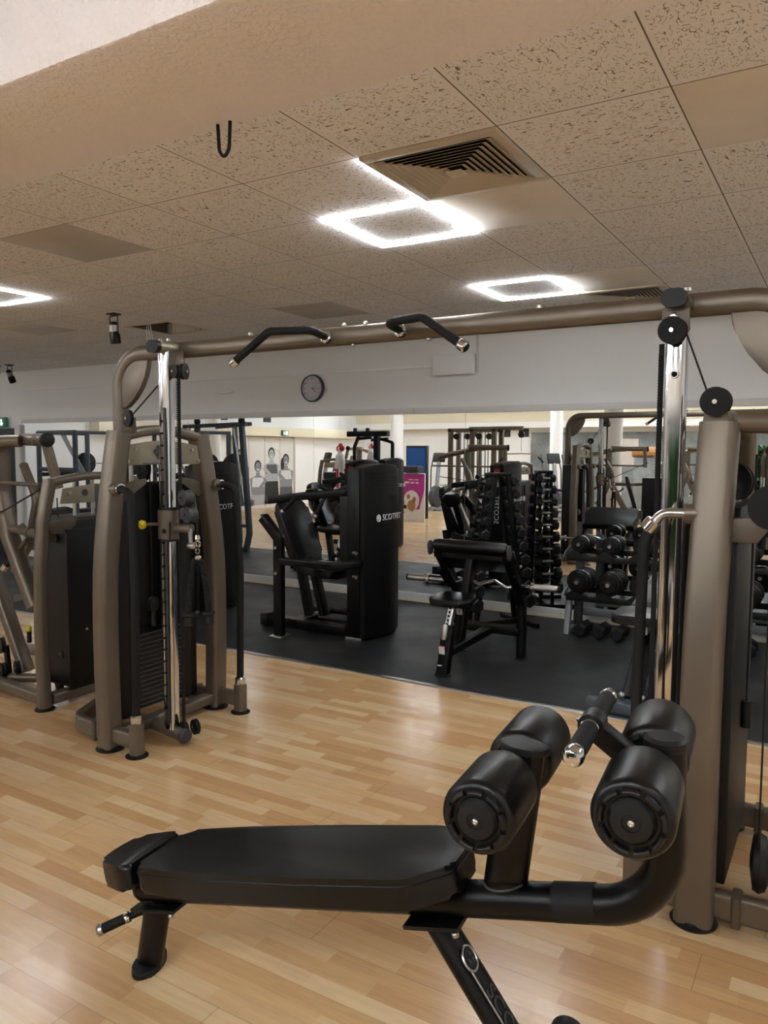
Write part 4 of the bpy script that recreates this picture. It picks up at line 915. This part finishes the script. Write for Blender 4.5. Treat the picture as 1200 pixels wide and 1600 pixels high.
for k, x in enumerate((-1.93, -1.77, -1.61, -1.38, -1.22, -1.0, -.84, -.6)):
    w_ = ['leftmost', 'second from left', 'third from left', 'fourth from left', 'fifth from left', 'sixth from left', 'seventh from left', 'rightmost'][k]
    p = hexdb((x, 6.66, .062), PI/2, 'small black dumbbell on the floor under the rack, '+w_, .06, .26, 'small dumbbells on the floor under the rack')
# ================================================================ ADJUSTABLE BENCHES
t = thing('adjustable_bench', 'adjustable bench with black pads and grey steel base bar, behind the right hand rail', 'weight bench', (-1.08, 5.3, 0))
T = lambda pts, r, name, m='blackg', up=(0, 0, 1), fil=None, par=None: MB().tube(fillet(pts, fil, 6) if fil else pts, r, up=up).done(name, m, par or t)
T([(-1.34, 4.74, .04), (-.80, 4.74, .04)], rrect(.07, .07, .006), 'base_bar', 'slate'); T([(-1.08, 4.76, .05), (-1.08, 6.15, .05)], rrect(.06, .07, .006), 'spine', 'slate'); T([(-1.34, 6.15, .04), (-.80, 6.15, .04)], rrect(.07, .07, .006), 'rear_base_bar', 'slate')
for x in (-1.11, -1.05): T([(x, 4.80, .09), (x+.01, 5.22, .47)], rrect(.03, .06, .006), 'strut', up=(1, 0, 0))
for x in (-1.14, -1.02): MB().sphere((x, 4.80, .10), .022).done('bolt', 'steel', t)
T([(-1.08, 5.9, .07), (-1.08, 5.7, .5)], rrect(.06, .05, .006), 'rear_strut', up=(1, 0, 0))
T([(-1.08, 5.05, .47), (-1.08, 5.45, .47)], rrect(.06, .06, .006), 'seat_frame', 'silver'); T([(-1.08, 5.42, .48), (-1.08, 6.15, .62)], rrect(.06, .06, .006), 'back_frame', 'silver')
MB().prism(rrect(.36, .36, .05, 5), (-1.10, 5.18, .50), (1, 0, 0), (0, 1, 0), .06, .018).done('seat_pad', 'leather', t)
MB().prism(rrect(.34, .80, .05, 5), (-1.08, 5.82, .555), (1, 0, 0), (0, .98, .19), .06, .018).done('back_pad', 'leather', t)
b2 = copy_tree(t, (.05, 5.42, 0), None, 'second adjustable bench, only a corner showing at the right edge of the photo')
# ================================================================ FOREGROUND SIT-UP BENCH
TH = 0.0955
ab = thing('decline_sit_up_bench', 'black decline sit-up bench with four padded leg rollers in the foreground', 'exercise bench', (-1.7986, 1.5852, 0), TH)
K = .223; SL = Vector((1, 0, K)).normalized(); NL = Vector((-K, 0, 1)).normalized()
def tz(s): return .389+K*s
def L(pts, r, name, m='blackg', up=(0, 0, 1), fil=None, par=None): return MB(False).tube(fillet(pts, fil, 8) if fil else pts, r, up=up).done(name, m, par or ab)
def P(s, n, h): return Vector((s, n, tz(s)))+NL*h      # along, across, height over the pad plane
fr = L([P(-.02, 0, -.118), P(1.16, 0, -.118), (1.505, 0, tz(1.505)-.125), (1.492, 0, .962)], (.088, .088), 'main_frame', up=(0, 1, 0), fil=[.1, .16])
MB(False).lathe([(.044, 0), (.046, .004), (.046, .02), (.038, .027), (0, .027)], (1.492, 0, .962), (-.02, 0, 1), 26, False).done('post_cap', 'plastic', ab)
MB(False).tube([P(1.235, 0, -.118), P(1.33, 0, -.118)], (.0905, .0905), up=(0, 1, 0)).done('rubber_sleeve', 'rubber', ab)
MB(False).lathe([(.043, 0), (.045, .006), (.04, .02), (0, .024)], P(-.02, 0, -.118), -SL, 22, False).done('frame_end_cap', 'plastic', ab)
# pads
def pad(poly, name, th=.075):
    poly = [(a*math.sqrt(1+K*K)-K*th*.0, b) for a, b in poly]
    o = MB(False).prism(poly, P(0, 0, -th), SL, (0, 1, 0), th, .017, 4)
    return o.done(name, 'leather', ab, sharp=50)
def smooth_poly(pts, r): 
    q = fillet([Vector((a, b, 0)) for a, b in pts]+[Vector((pts[0][0], pts[0][1], 0))], r, 5); out = []
    for v in q[:-1]:
        if not out or (v-Vector((out[-1][0], out[-1][1], 0))).length > .002: out.append((v.x, v.y))
    return out
pad(smooth_poly([(.045, 0), (.045, -.125), (.0, -.122), (-.098, -.085), (-.112, .0), (-.098, .085), (.0, .115), (.045, .118)], [.03, .3, .035, .5, .035, .3, .03]), 'head_pad')
pad(smooth_poly([(.065, 0), (.065, -.125), (.30, -.150), (.62, -.156), (.93, -.150), (1.03, -.075), (1.03, .075), (.93, .150), (.62, .156), (.30, .150), (.065, .125)], [.04, 1.5, 2.0, .09, .045, .045, .09, 2.0, 1.5, .04]), 'main_pad')
def piping(poly, name, h=-.018):
    pts = [P(a, b, h) for a, b in poly]; return MB(False).tube(pts, .0022, 6, closed=True).done(name, 'blackg', ab)
piping(smooth_poly([(.065, 0), (.065, -.125), (.30, -.150), (.62, -.156), (.93, -.150), (1.03, -.075), (1.03, .075), (.93, .150), (.62, .156), (.30, .150), (.065, .125)], [.04, 1.5, 2.0, .09, .045, .045, .09, 2.0, 1.5, .04]), 'pad_seam')
MB(False).box(P(.03, 0, -.171), (.17, .10, .012), Matrix.Rotation(-math.atan(K), 3, 'Y'), .003).done('mount_plate', 'blackm', ab)
MB(False).box(P(.93, 0, -.168), (.15, .12, .012), Matrix.Rotation(-math.atan(K), 3, 'Y'), .003).done('mount_plate', 'blackm', ab)
for s, n in ((.10, -.045), (.095, .045), (.99, -.05), (.99, .05)): MB(False).lathe([(.008, 0), (.010, .004), (.008, .012), (0, .013)], P(s, n, -.176), -NL, 10, False).done('bolt', 'steel', ab)
# legs
lg = L([(-.0, .012, .012), (.055, 0, .25)], (.064, .088), 'rear_leg', up=(1, 0, 0))
MB(False).prism(ell(.085, .15, 28), (0, .012, 0), (1, .2, 0), (-.2, 1, 0), .022, .006).done('foot_pad', 'plastic', ab)
hb = L([(.0, .03, .145), (-.045, .035, .155), (-.075, .00, .145)], .011, 'transport_handle', 'blackg', fil=.02)
L([(-.070, .006, .147), (-.125, -.055, .125)], .0155, 'handle_grip', 'rubber', par=hb)
MB(False).lathe([(.018, 0), (.0185, .003), (.0185, .012), (.016, .014)], (-.072, .003, .1465), (-.67, -.72, -.25), 18).done('chrome_ring', 'chrome', hb)
MB(False).lathe([(.0155, 0), (.018, .002), (.018, .012), (.013, .018), (0, .019)], (-.125, -.055, .125), (-.67, -.72, -.25), 18, False).done('clear_end_cap', 'steel', hb)
a, b = P(.925, 0, -.17), Vector((1.24, 0, .06))
fl_ = L([a, b], (.058, .104), 'front_leg', up=(0, 1, 0))
fl_ .name = 'front_leg'
d = (b-a).normalized(); nn = Vector((0, -1, 0)); up_ = Vector((d.z, 0, -d.x)) if True else None
nrm = Vector((.55, -.83, .0)); 
# emblem plate with outlined letters down the near side of the leg
xd = d; yd = nn.cross(d).normalized()
ux = Vector((-d.z, 0, d.x)); wy = ux.cross(d); c0 = a+d*.19+ux*.0292
off = Vector((0, -.012, 0))
plate = MB(False); plate.torus(c0+off+d*-.075, ux, .029, .0035, 26, 6)
plate.tube([c0+off+d*-.052+Vector((0, -.022, 0)), c0+off+d*.26+Vector((0, -.022, 0))], .0026, 6)
plate.done('silver_outline', 'steel', fl_)
MB(False).prism(ell(.046, .046, 20), c0+off+d*-.075, d, wy, .002).done('emblem_disc', 'blackm', fl_)
for q in ((-.008, .006), (.008, .009), (.002, -.010)): MB(False).lathe([(.005, 0), (.005, .002), (0, .003)], c0+off+d*(-.075+q[0])+wy*q[1]+ux*.002, ux, 10, False).done('emblem_dot', 'gplastic', fl_)
text('SCOTFIT', .058, c0+off+d*.115+Vector((0, .004, 0))+ux*.0005, d, wy, 'gplastic', fl_, .0012, 'raised_lettering', world=False)
# front foot bar across
L([(1.25, -.24, .045), (1.25, .24, .045)], (.085, .085), 'foot_bar')
for s in (-1, 1): MB(False).lathe([(.044, 0), (.047, .006), (.047, .03), (.036, .037), (0, .037)], (1.25, .215*s, .045), (0, s, 0), 24, False).done('foot_cap', 'plastic', ab)
# roller posts
p1 = L([(1.135, 0, tz(1.135)-.10), (1.178, 0, .905)], (.106, .066), 'roller_post', up=(0, 1, 0))
MB(False).prism(ell(.122, .078, 28), (1.178, 0, .90), (1, 0, -.04), (0, 1, 0), .018, .005).done('post_cap', 'plastic', p1)
MB(False).torus((1.137, 0, tz(1.137)-.073), NL, .05, .003, 28, 6).done('weld_ring', 'gplastic', p1)
def roller(s, z, lab):
    ax = MB(False).cyl((s, -.27, z), (s, .27, z), .014, 14).done('roller_axle', 'steel', ab)
    r = .081
    for q in (-1, 1):
        b0, b1 = .058, (.264 if q < 0 else .292)
        m = MB(False); m.lathe([(0, b0), (.03, b0), (r*.80, b0), (r*.95, b0+.006), (r, b0+.018), (r, b1-.018), (r*.95, b1-.006), (r*.86, b1), (r*.55, b1-.003), (.03, b1-.005), (0, b1-.005)], (s, 0, z), (0, q, 0), 48, False)
        w = m.done('foam_roller', 'leather', ab, sharp=60)
        for e, sg_ in ((b1-.004, 1), (b0+.004, -1)):      # gathered folds round each open end
            m = MB(False)
            for k in range(9):
                an = 2*PI*k/9+.2; n = 12; pts = []
                for j in range(5):
                    aa = an+(j-2)*.13; pts.append(Vector((s+math.cos(aa)*r*.73, q*(e+.0), z+math.sin(aa)*r*.73)))
                m.tube(pts, (.014, .034), up=(0, 1, 0))
            m.done('gathered_end', 'leather_end', w, sharp=60)
        MB(False).lathe([(.045, -.004), (.046, .002), (.039, .010), (.018, .013), (.017, .010), (0, .010)], (s, q*(b1-.002), z), (0, q, 0), 36, False).done('end_cap', 'plastic', w)
        MB(False).lathe([(.0065, .006), (.0065, .014), (.003, .016), (0, .014)], (s, q*(b1-.002), z), (0, q, 0), 12, False).done('bolt', 'chrome', w)
    MB(False).tube([(s-.045, .0, z-.07), (s-.045, 0, z+.05)], .001, 5) .bm.free()
roller(1.150, .842, ''); roller(1.458, .905, '')
# hand grip bar
ar = L([(1.48, 0, .885), (1.335, 0, .985)], rrect(.05, .04, .006), 'grip_arm', up=(0, 1, 0))
gb = MB(False).cyl((1.335, -.19, .992), (1.335, .19, .992), .012, 14).done('grip_bar', 'steel', ab)
MB(False).cyl((1.335, -.028, .992), (1.335, .028, .992), .029, 24).done('clamp_collar', 'blackm', ab)
for q in (-1, 1):
    MB(False).lathe([(.021, .045), (.021, .195)], (1.335, 0, .992), (0, q, 0), 22).done('grip', 'rubber', gb)
    MB(False).lathe([(.014, .030), (.022, .032), (.022, .043), (.018, .046)], (1.335, 0, .992), (0, q, 0), 22).done('chrome_ring', 'chrome', gb)
    MB(False).lathe([(.021, .192), (.0225, .195), (.0225, .216), (.017, .226), (.008, .23), (0, .23)], (1.335, 0, .992), (0, q, 0), 22, False).done('chrome_cap', 'chrome', gb)
MB(False).lathe([(.009, 0), (.009, .012), (.005, .018), (0, .018)], (1.312, .02, .988), (-1, .3, 0), 12, False).done('set_screw', 'chrome', ab)
# ================================================================ REAR PART OF THE ROOM (seen in the mirrors)
def G(t): return lambda pts, r, name, m='brown', up=(0, 0, 1), fil=None, par=None: MB(False).tube(fillet(pts, fil, 6) if fil else pts, r, up=up).done(name, m, par or t)
# multi-station cable tower
t = thing('multi_cable_station', 'tall taupe multi-station cable tower with silver guide rods and pull-down bar, seen in the mirror', 'cable machine', (-6.15, .9, 0)); T = G(t)
for x in (-.45, .0, .45):
    for y in (-.35, .0): T([(x, y, 0), (x, y, 2.04)], rrect(.09, .07, .01), 'frame_post', up=(0, 1, 0))
for y in (-.35, 0): T([(-.5, y, 2.02), (.5, y, 2.02)], rrect(.07, .07, .01), 'top_beam')
T([(-.1, -.1, 2.05), (.98, -.1, 2.05)], rrect(.06, .07, .01), 'pull_down_boom')
for x in (-.45, .45): T([(x, -.6, .05), (x, .1, .05)], rrect(.08, .08, .01), 'base_foot', up=(0, 0, 1))
for i, x in enumerate((-.38, -.3, -.22, -.15, .08, .14, .22, .28, .36)):
    T([(x, -.12, .06), (x, -.12, 2.0)], .012, 'guide_rod', 'chrome', up=(0, 1, 0))
for x in (-.35, -.12, .12, .33):
    MB(False).lathe([(0, -.03), (.06, -.03), (.06, .03), (0, .03)], (x, -.05, 1.90), (.3, 1, 0), 20, False).done('pulley', 'plastic', t)
for x in (-.30, .18): MB(False).box((x, -.15, .35), (.22, .12, .6), None, .005).done('weight_stack', 'urethane', t)
MB(False).lathe([(0, -.02), (.06, -.02), (.06, .02), (0, .02)], (.95, -.1, 1.93), (0, 1, 0), 20, False).done('boom_pulley', 'plastic', t)
T([(.95, -.1, 1.87), (.95, -.1, 1.62)], .005, 'cable', 'steel', up=(0, 1, 0))
lb = thing('pull_down_bar', 'bent chrome pull-down bar with black grips hanging from a taupe boom, seen in the mirror', 'cable attachment', (-5.2, .8, 1.55))
MB(False).tube(fillet([(-.42, 0, -.12), (-.28, 0, .02), (0, 0, .03), (.28, 0, .02), (.42, 0, -.12)], .05), .012, 10).done('bar', 'chrome', lb)
for s in (-1, 1): MB(False).tube([(.33*s, 0, -.03), (.43*s, 0, -.13)], .018, 10).done('grip', 'rubber', lb)
# slate pulley frame on the rubber floor, seen in the mirror
t = thing('slate_cable_frame', 'slate grey leaning twin-pulley frame with silver rods, seen in the mirror left of the mural', 'cable machine', (-8.72, 4.98, 0)); T = G(t)
T([(-.75, .1, 2.0), (.60, .1, 2.03)], rrect(.07, .06, .01), 'top_beam', 'slate'); T([(-.4, -.3, 2.0), (.60, .0, 2.03)], rrect(.05, .06, .01), 'top_beam', 'slate')
for x, dx in ((-.45, -.0), (.50, .12)):
    T([(x, .1, 2.0), (x+dx*.8, .1, .95), (x+dx*1.2, .1, .3), (x+dx*.6, .1, .04)], rrect(.08, .08, .012), 'leaning_post', 'slate', up=(0, 1, 0), fil=.2)
    MB(False).sphere((x, .1, 2.08), .055).done('top_pulley', 'plastic', t); T([(x-.22, .05, 1.97), (x+.05, .1, .8)], .014, 'guide_rod', 'chrome', up=(0, 1, 0))
T([(0, -.3, 2.0), (-.08, -.45, .9), (-.08, -.5, .04)], rrect(.07, .07, .01), 'rear_post', 'slate', up=(0, 1, 0), fil=.3)
T([(-.6, .1, .04), (.62, .1, .04)], rrect(.06, .07, .01), 'base_bar', 'slate'); T([(-.5, .1, .42), (.6, .1, .42)], rrect(.08, .05, .01), 'cross_bar', 'slate')
MB(False).box((.62, .05, .80), (.12, .08, .14), None, .02).done('carriage', 'steel', t)
# squat racks against the left
def rack(loc, rz, label):
    t = thing('squat_rack', label, 'squat rack', loc, rz); T = G(t)
    for x in (-.6, .6):
        for y in (-.5, .5): T([(x, y, 0), (x, y, 1.95)], rrect(.07, .07, .008), 'rack_post', 'slate', up=(0, 1, 0))
        T([(x, -.5, 1.92), (x, .5, 1.92)], rrect(.06, .06, .008), 'side_beam', 'slate'); T([(x, -.5, .05), (x, .5, .05)], rrect(.06, .06, .008), 'side_beam', 'slate')
        T([(x, -.5, 1.15), (x, .5, 1.15)], rrect(.05, .07, .008), 'safety_bar', 'blackg')
    for z in (1.92, 1.25): T([(-.6, .5, z), (.6, .5, z)], rrect(.06, .08, .008), 'cross_beam', 'slate')
    T([(-.85, -.55, 1.35), (.85, -.55, 1.35)], .014, 'barbell', 'chrome')
    for x in (-.75, .75): MB(False).lathe([(0, -.03), (.21, -.03), (.21, .03), (0, .03)], (x, -.55, 1.35), (1, 0, 0), 24, False).done('weight_plate', 'urethane', t)
    T([(-.3, -.5, .45), (-.3, .3, .45)], rrect(.25, .08, .02), 'bench_pad', 'leather')
    T([(.2, .5, 1.9), (.35, .2, 1.2)], rrect(.02, .14, .008), 'white_strip', 'label', up=(1, 0, 0))
    return t
rk = rack((-12.3, 4.9, 0), .1, 'slate squat rack with pale ladder strip, seen in the mirror behind the taupe machine')
copy_tree(rk, (-10.2, 4.2, 0), .5, 'nearer slate squat rack, seen in the mirror left of the cable tower')
# photo mural with four figures on sliding doors, black and white
t = thing('photo_mural', 'black and white photo mural of four smiling women on pale doors, seen in the mirror', 'mural', (XL, -2.6, 0))
MX = XL+.06
MB().box2((XL, -3.95, 0), (MX, -1.32, 2.0), .004).done('mural_panel', 'tile_pale', t)
M['mg'] = [mat('mural grey %d' % i, c, .6) for i, c in enumerate(('#2b2b2c', '#55565a', '#86878a', '#a8a8aa', '#cfcfd0'))]
def fig(y, h, hairl, top, skin, pants, mirror=1):
    def el(cy_, cz, w, hh, g, d, nm): MB().prism(ell(w*1.35, hh*1.25, 24), (MX+d, y+cy_*mirror*1.35, cz), (0, 1, 0), (0, 0, 1), .002).done(nm, M['mg'][g], t)
    el(0, h-.12, .22, .27, 0, .001, 'hair_shape')
    if hairl: el(.12, h-.28, .12, .34, 0, .001, 'hair_shape')
    el(0, h-.155, .17, .23, skin, .004, 'face_shape'); el(0, h-.215, .09, .03, 4, .007, 'smile_shape')
    for q in (-.04, .04): el(q, h-.12, .03, .015, 0, .007, 'eye_shape')
    def pg(poly, g, d, nm): MB().prism([(a*1.4, b) for a, b in poly] if mirror > 0 else [(-a*1.4, b) for a, b in reversed(poly)], (MX+d, y, 0), (0, 1, 0), (0, 0, 1), .002).done(nm, M['mg'][g], t)
    pg([(-.06, h-.3), (.06, h-.3), (.06, h-.38), (.24, h-.46), (.20, h-.95), (-.20, h-.95), (-.24, h-.46), (-.06, h-.38)], skin, .002, 'torso_shape')
    pg([(-.16, h-.44), (.16, h-.44), (.19, h-.70), (-.19, h-.70)], top, .005, 'top_shape')
    pg([(-.20, h-.92), (.20, h-.92), (.24, .1), (-.24, .1)], pants, .005, 'trouser_shape')
    pg([(.22, h-.48), (.28, h-.55), (.05, h-.80), (-.02, h-.74)], skin, .008, 'arm_shape')
fig(-1.62, 1.62, 0, 1, 2, 0); fig(-2.32, 1.30, 0, 4, 2, 3, -1); fig(-2.92, 1.66, 0, 1, 3, 0); fig(-3.58, 1.48, 1, 4, 2, 1)
m = MB(); m.tube([(MX+.002, -2.5, 1.98), (MX+.002, -3.4, 1.5)], .01, 4); m.done('light_beam_shape', M['mg'][4], t)
for y in (-1.95, -2.63, -3.3): MB().box2((MX, y-.004, .02), (MX+.003, y+.004, 1.98)).done('door_seam', 'gplastic', t)
for y in (-1.29, -3.98): MB().box2((XL, y-.03, 0), (MX+.03, y+.03, 2.02), .004).done('door_frame', 'glassdoor', t)
# plants: green wall and palms
def leafmesh(c, dims, n, size, seed):
    random.seed(seed); bm = MB(False)
    for _ in range(n):
        p = Vector((c[0]+(random.random()-.5)*dims[0], c[1]+(random.random()-.5)*dims[1], c[2]+(random.random()-.5)*dims[2]))
        r = Matrix.Rotation(random.random()*6.3, 3, 'Z') @ Matrix.Rotation(random.random()*1.6-.8, 3, 'X') @ Matrix.Rotation(random.random()*1.6-.8, 3, 'Y'); s = size*(.6+.8*random.random())
        vs = [bm.bm.verts.new(p+r @ Vector(q)) for q in ((-s*.1, -s*.5, 0), (s*.1, -s*.5, 0), (s*.3, 0, s*.08), (0, s*.6, 0), (-s*.3, 0, s*.08))]; bm.bm.faces.new(vs)
    return bm
t = thing('plant_wall', 'green leafy plant wall over a white ledge, seen in the mirror at the right edge', 'plants', (-1.3, -1.65, 0))
MB(False).box2((-.9, -.2, 0), (1.6, .1, .52), .01).done('ledge', 'wall', t); MB(False).box2((-.8, -.14, .52), (1.5, -.04, 1.75), .01).done('backing_board', 'dgrey', t)
o = leafmesh((.35, .02, 1.14), (2.3, .16, 1.2), 2600, .10, 3).done('foliage', 'greenleaf', t); o['kind'] = 'stuff'
t = thing('potted_palm', 'leafy green potted palm seen in the mirror beside the blue screen', 'potted plant', (-8.0, -2.9, 0))
MB(False).lathe([(.14, 0), (.18, .3), (.19, .32), (.16, .32), (.0, .30)], (0, 0, 0), (0, 0, 1), 20, False).done('pot', 'plastic', t)
m = MB(False); random.seed(5)
for k in range(18):
    a = k*2.4; l = .5+.3*random.random()
    for j in range(12):
        f = j/12; c = Vector((math.cos(a)*l*f, math.sin(a)*l*f, .35+1.0*f-.55*f*f)); s = .10*(1-f*.6)
        for q in (-1, 1):
            d = Vector((-math.sin(a)*q, math.cos(a)*q, -.25)); e = Vector((math.cos(a), math.sin(a), 0))
            vs = [m.bm.verts.new(v) for v in (c, c+d*s+e*.04, c+d*s*1.9+e*.08, c+d*s+e*.0)]; m.bm.faces.new(vs)
m.done('fronds', 'greenleaf', t)
# kiosk screen and magenta banner
t = thing('display_kiosk', 'tall dark digital display with a cyan panel, seen in the mirror', 'display', (-8.9, -2.0, 0), .0)
MB(False).box2((-.28, -.06, 0), (.28, .06, 1.75), .01).done('housing', 'plastic', t)
MB(False).box2((-.25, .061, .55), (.25, .065, 1.70)).done('screen', 'blue_scr', t); MB(False).box2((-.24, .066, .72), (.05, .069, 1.02)).done('lit_panel', 'cyan_scr', t)
t = thing('magenta_poster', 'magenta and white advertising board with a photo of people, seen in the mirror', 'advertising board', (-8.5, -1.0, 0))
MB(False).box2((-.30, -.03, .0), (.34, .0, 1.12), .01).done('board', 'label', t); MB(False).prism([(-.29, .30), (.20, .30), (.33, .75), (.33, 1.10), (-.29, 1.10)], (0, .003, 0), (1, 0, 0), (0, 0, 1), -.002).done('magenta_field', 'magenta', t)
for x, w, z, h in ((.12, .10, .97, .02), (-.02, .12, .97, .02), (.14, .07, .90, .04), (.02, .09, .90, .035), (-.12, .12, .905, .045)): MB(False).box((x, .005, z), (w, .002, h)).done('printed_line', 'label', t)
MB(False).prism(ell(.40, .46), (.0, .005, .50), (1, 0, 0), (0, 0, 1), -.002).done('photo_ground', 'label', t)
for x, z, r in ((-.08, .58, .06), (.07, .52, .06), (0, .38, .13)): MB(False).prism(ell(r*1.6, r*2), (x, .008, z), (1, 0, 0), (0, 0, 1), -.002).done('photo_figure', 'tan_box', t)
MB(False).box2((-.2, -.2, 1.13), (.2, .1, 1.28), .01).done('top_box', 'dgrey', t)
# purple hoop leaning near the left tower
t = thing('exercise_hoop', 'large purple exercise hoop, seen in the mirror in front of the left cable tower', 'hoop', (-4.12, 1.95, 0))
MB(False).torus((0, 0, .50), (.45, 1, .12), .48, .022, 56, 10).done('ring', 'purple', t)
# red and white hanging clown ornaments
for i, (x, y, z) in enumerate(((-8.3, 2.2, 1.3), (-8.6, .6, 1.45))):
    lab_ = ('red and white hanging clown ornament seen in the mirror between mural and black swing arms', 'smaller red and white clown ornament seen in the mirror above a dark tower')[i]
    t = thing('clown_ornament', lab_, 'ornament', (x, y, z), .5); s = 1 if i == 0 else .7
    S = lambda *a: tuple(q*s for q in a)
    hd = MB(False).sphere(S(0, 0, .33), .062*s, (1, .9, 1.1)).done('face', 'label', t)
    m = MB(False); 
    for q in (-1, 1): m.sphere(S(.06*q, -.01, .36), .055*s)
    m.done('red_hair', 'red', hd); MB(False).sphere(S(0, -.01, .42), .04*s).done('red_hair', 'red', hd); MB(False).sphere(S(0, .06, .33), .016*s).done('red_nose', 'red', hd)
    MB(False).lathe([(.03*s, .28*s), (.085*s, .22*s), (.10*s, .05*s), (.09*s, -.02*s), (0, -.04*s)], (0, 0, 0), (0, 0, 1), 20, True).done('white_shirt', 'label', t)
    for q in (-1, 1):
        MB(False).tube(fillet([S(q*.06, 0, .22), S(q*.15, 0, .10), S(q*.20, 0, -.02)], .03), .03*s, 10).done('arm', 'label', t)
        MB(False).sphere(S(q*.21, 0, -.05), .03*s).done('glove', 'red', t)
        MB(False).tube([S(q*.05, 0, .04), S(q*.06, 0, -.38)], .052*s, 14).done('leg', 'red' if q < 0 else 'label', t)
        MB(False).sphere(S(q*.14, .03, -.42), .055*s, (2.1, 1.2, .8)).done('shoe', 'label' if q < 0 else 'red', t)
    MB(False).tube([S(0, 0, .45), (0, 0, (2.77 if y > 1.8 else 3.04)-z)], .002, 5).done('string', 'label', t)
# rear wall items
for i, (x, z) in enumerate(((-10.2, 2.22), (-9.15, 2.2), (-8.75+.2, 2.2))):
    t = thing('wall_vent', ('dark wall vent right of the mirrored column, seen in the mirror', 'dark wall vent in the middle of three, seen in the mirror', 'dark wall vent nearest the cable tower, seen in the mirror')[i], 'air vent', (x, YB, z))
    MB(False).box2((-.16, 0, -.13), (.16, .02, .13), .004).done('frame', 'gplastic', t)
    for k in range(6): MB(False).box((0, .024, -.10+.04*k), (.28, .012, .02), (.5, 0, 0)).done('slat', 'slate', t)
for i, y in enumerate((-1.0, -2.8)):
    t = thing('wall_vent', ('dark vent high on the white wall over the mural, seen in the mirror', 'second dark vent high on the white wall, right of the other, seen in the mirror')[i], 'air vent', (XL, y, 2.52))
    MB(False).box2((0, -.16, -.10), (.02, .16, .10), .004).done('frame', 'gplastic', t)
    for k in range(5): MB(False).box((.024, 0, -.07+.035*k), (.012, .28, .018), (0, .5, 0)).done('slat', 'slate', t)
o = MB().box2((-5.9, YB+.06, 1.2), (-5.1, YB+.08, 2.0), .004).done('wall_picture', 'tile_grey'); o['label'] = 'pale picture on the concrete wall, seen in the mirror'; o['category'] = 'picture'
t = thing('rolled_wicker', 'tan wicker roll lying on a machine top, seen in the mirror', 'basket', (-3.9, -3.4, 1.5))
MB(False).cyl((-.25, 0, .12), (.25, 0, .12), .12, 20).done('roll', 'tan_box', t); MB(False).box2((-.2, -.12, -1.5), (.2, .12, 0), .02).done('stand', 'concrete', t)
# cross trainers in the rear
def trainer(loc, rz, label, grp):
    t = thing('cross_trainer', label, 'cardio machine', loc, rz, grp); T = G(t)
    T([(-.8, 0, .06), (.8, 0, .06)], rrect(.1, .12, .02), 'base', 'silver'); T([(.7, -.3, .04), (.7, .3, .04)], rrect(.07, .08, .02), 'front_foot', 'silver'); T([(-.8, -.3, .04), (-.8, .3, .04)], rrect(.07, .08, .02), 'rear_foot', 'silver')
    T([(.55, 0, .1), (.35, 0, 1.35)], rrect(.09, .09, .02), 'console_mast', 'silver', up=(0, 1, 0))
    MB(False).box((.33, 0, 1.45), (.08, .36, .26), (0, -.3, 0), .02).done('console', 'plastic', t)
    MB(False).lathe([(0, -.08), (.28, -.08), (.30, -.05), (.30, .05), (.28, .08), (0, .08)], (.5, 0, .38), (0, 1, 0), 28, False).done('flywheel_cover', 'gplastic', t)
    for s in (-1, 1):
        T([(.3, .28*s, .55), (.28, .28*s, 1.15), (.15, .26*s, 1.55)], .018, 'swing_handle', 'gplastic', up=(0, 1, 0), fil=.2)
        T([(.45, .2*s, .35+.1*s), (-.7, .2*s, .22)], rrect(.04, .06, .01), 'pedal_arm', 'steel'); MB(False).box((-.2, .2*s, .34+.04*s), (.36, .14, .03), None, .01).done('pedal', 'plastic', t)
    return t
tr = trainer((-5.6, -3.2, 0), .6, 'silver cross trainer seen in the mirror left of the purple hoop', 'cross trainers in the rear room')
for i, (x, y, r, l) in enumerate(((-6.6, -4.6, .6, 'silver cross trainer farther back before the concrete wall'), (-2.9, -5.0, .9, 'cross trainer seen in the mirror behind the right taupe machines'), (-1.3, -4.0, .9, 'cross trainer seen in the mirror near the chrome post'), (-10.6, -1.2, 2.2, 'cross trainer seen in the mirror below the balloon ornament'), (-9.6, -4.9, 1.6, 'cross trainer seen in the mirror behind the magenta board'))):
    copy_tree(tr, (x, y, 0), r, l)

copy_tree(bmc, (-8.6, 1.3, 0), 1.5, 'taupe strength machine on the wood floor, seen in the mirror behind the black swing-arm machine', 'taupe machines seen only in the mirror')
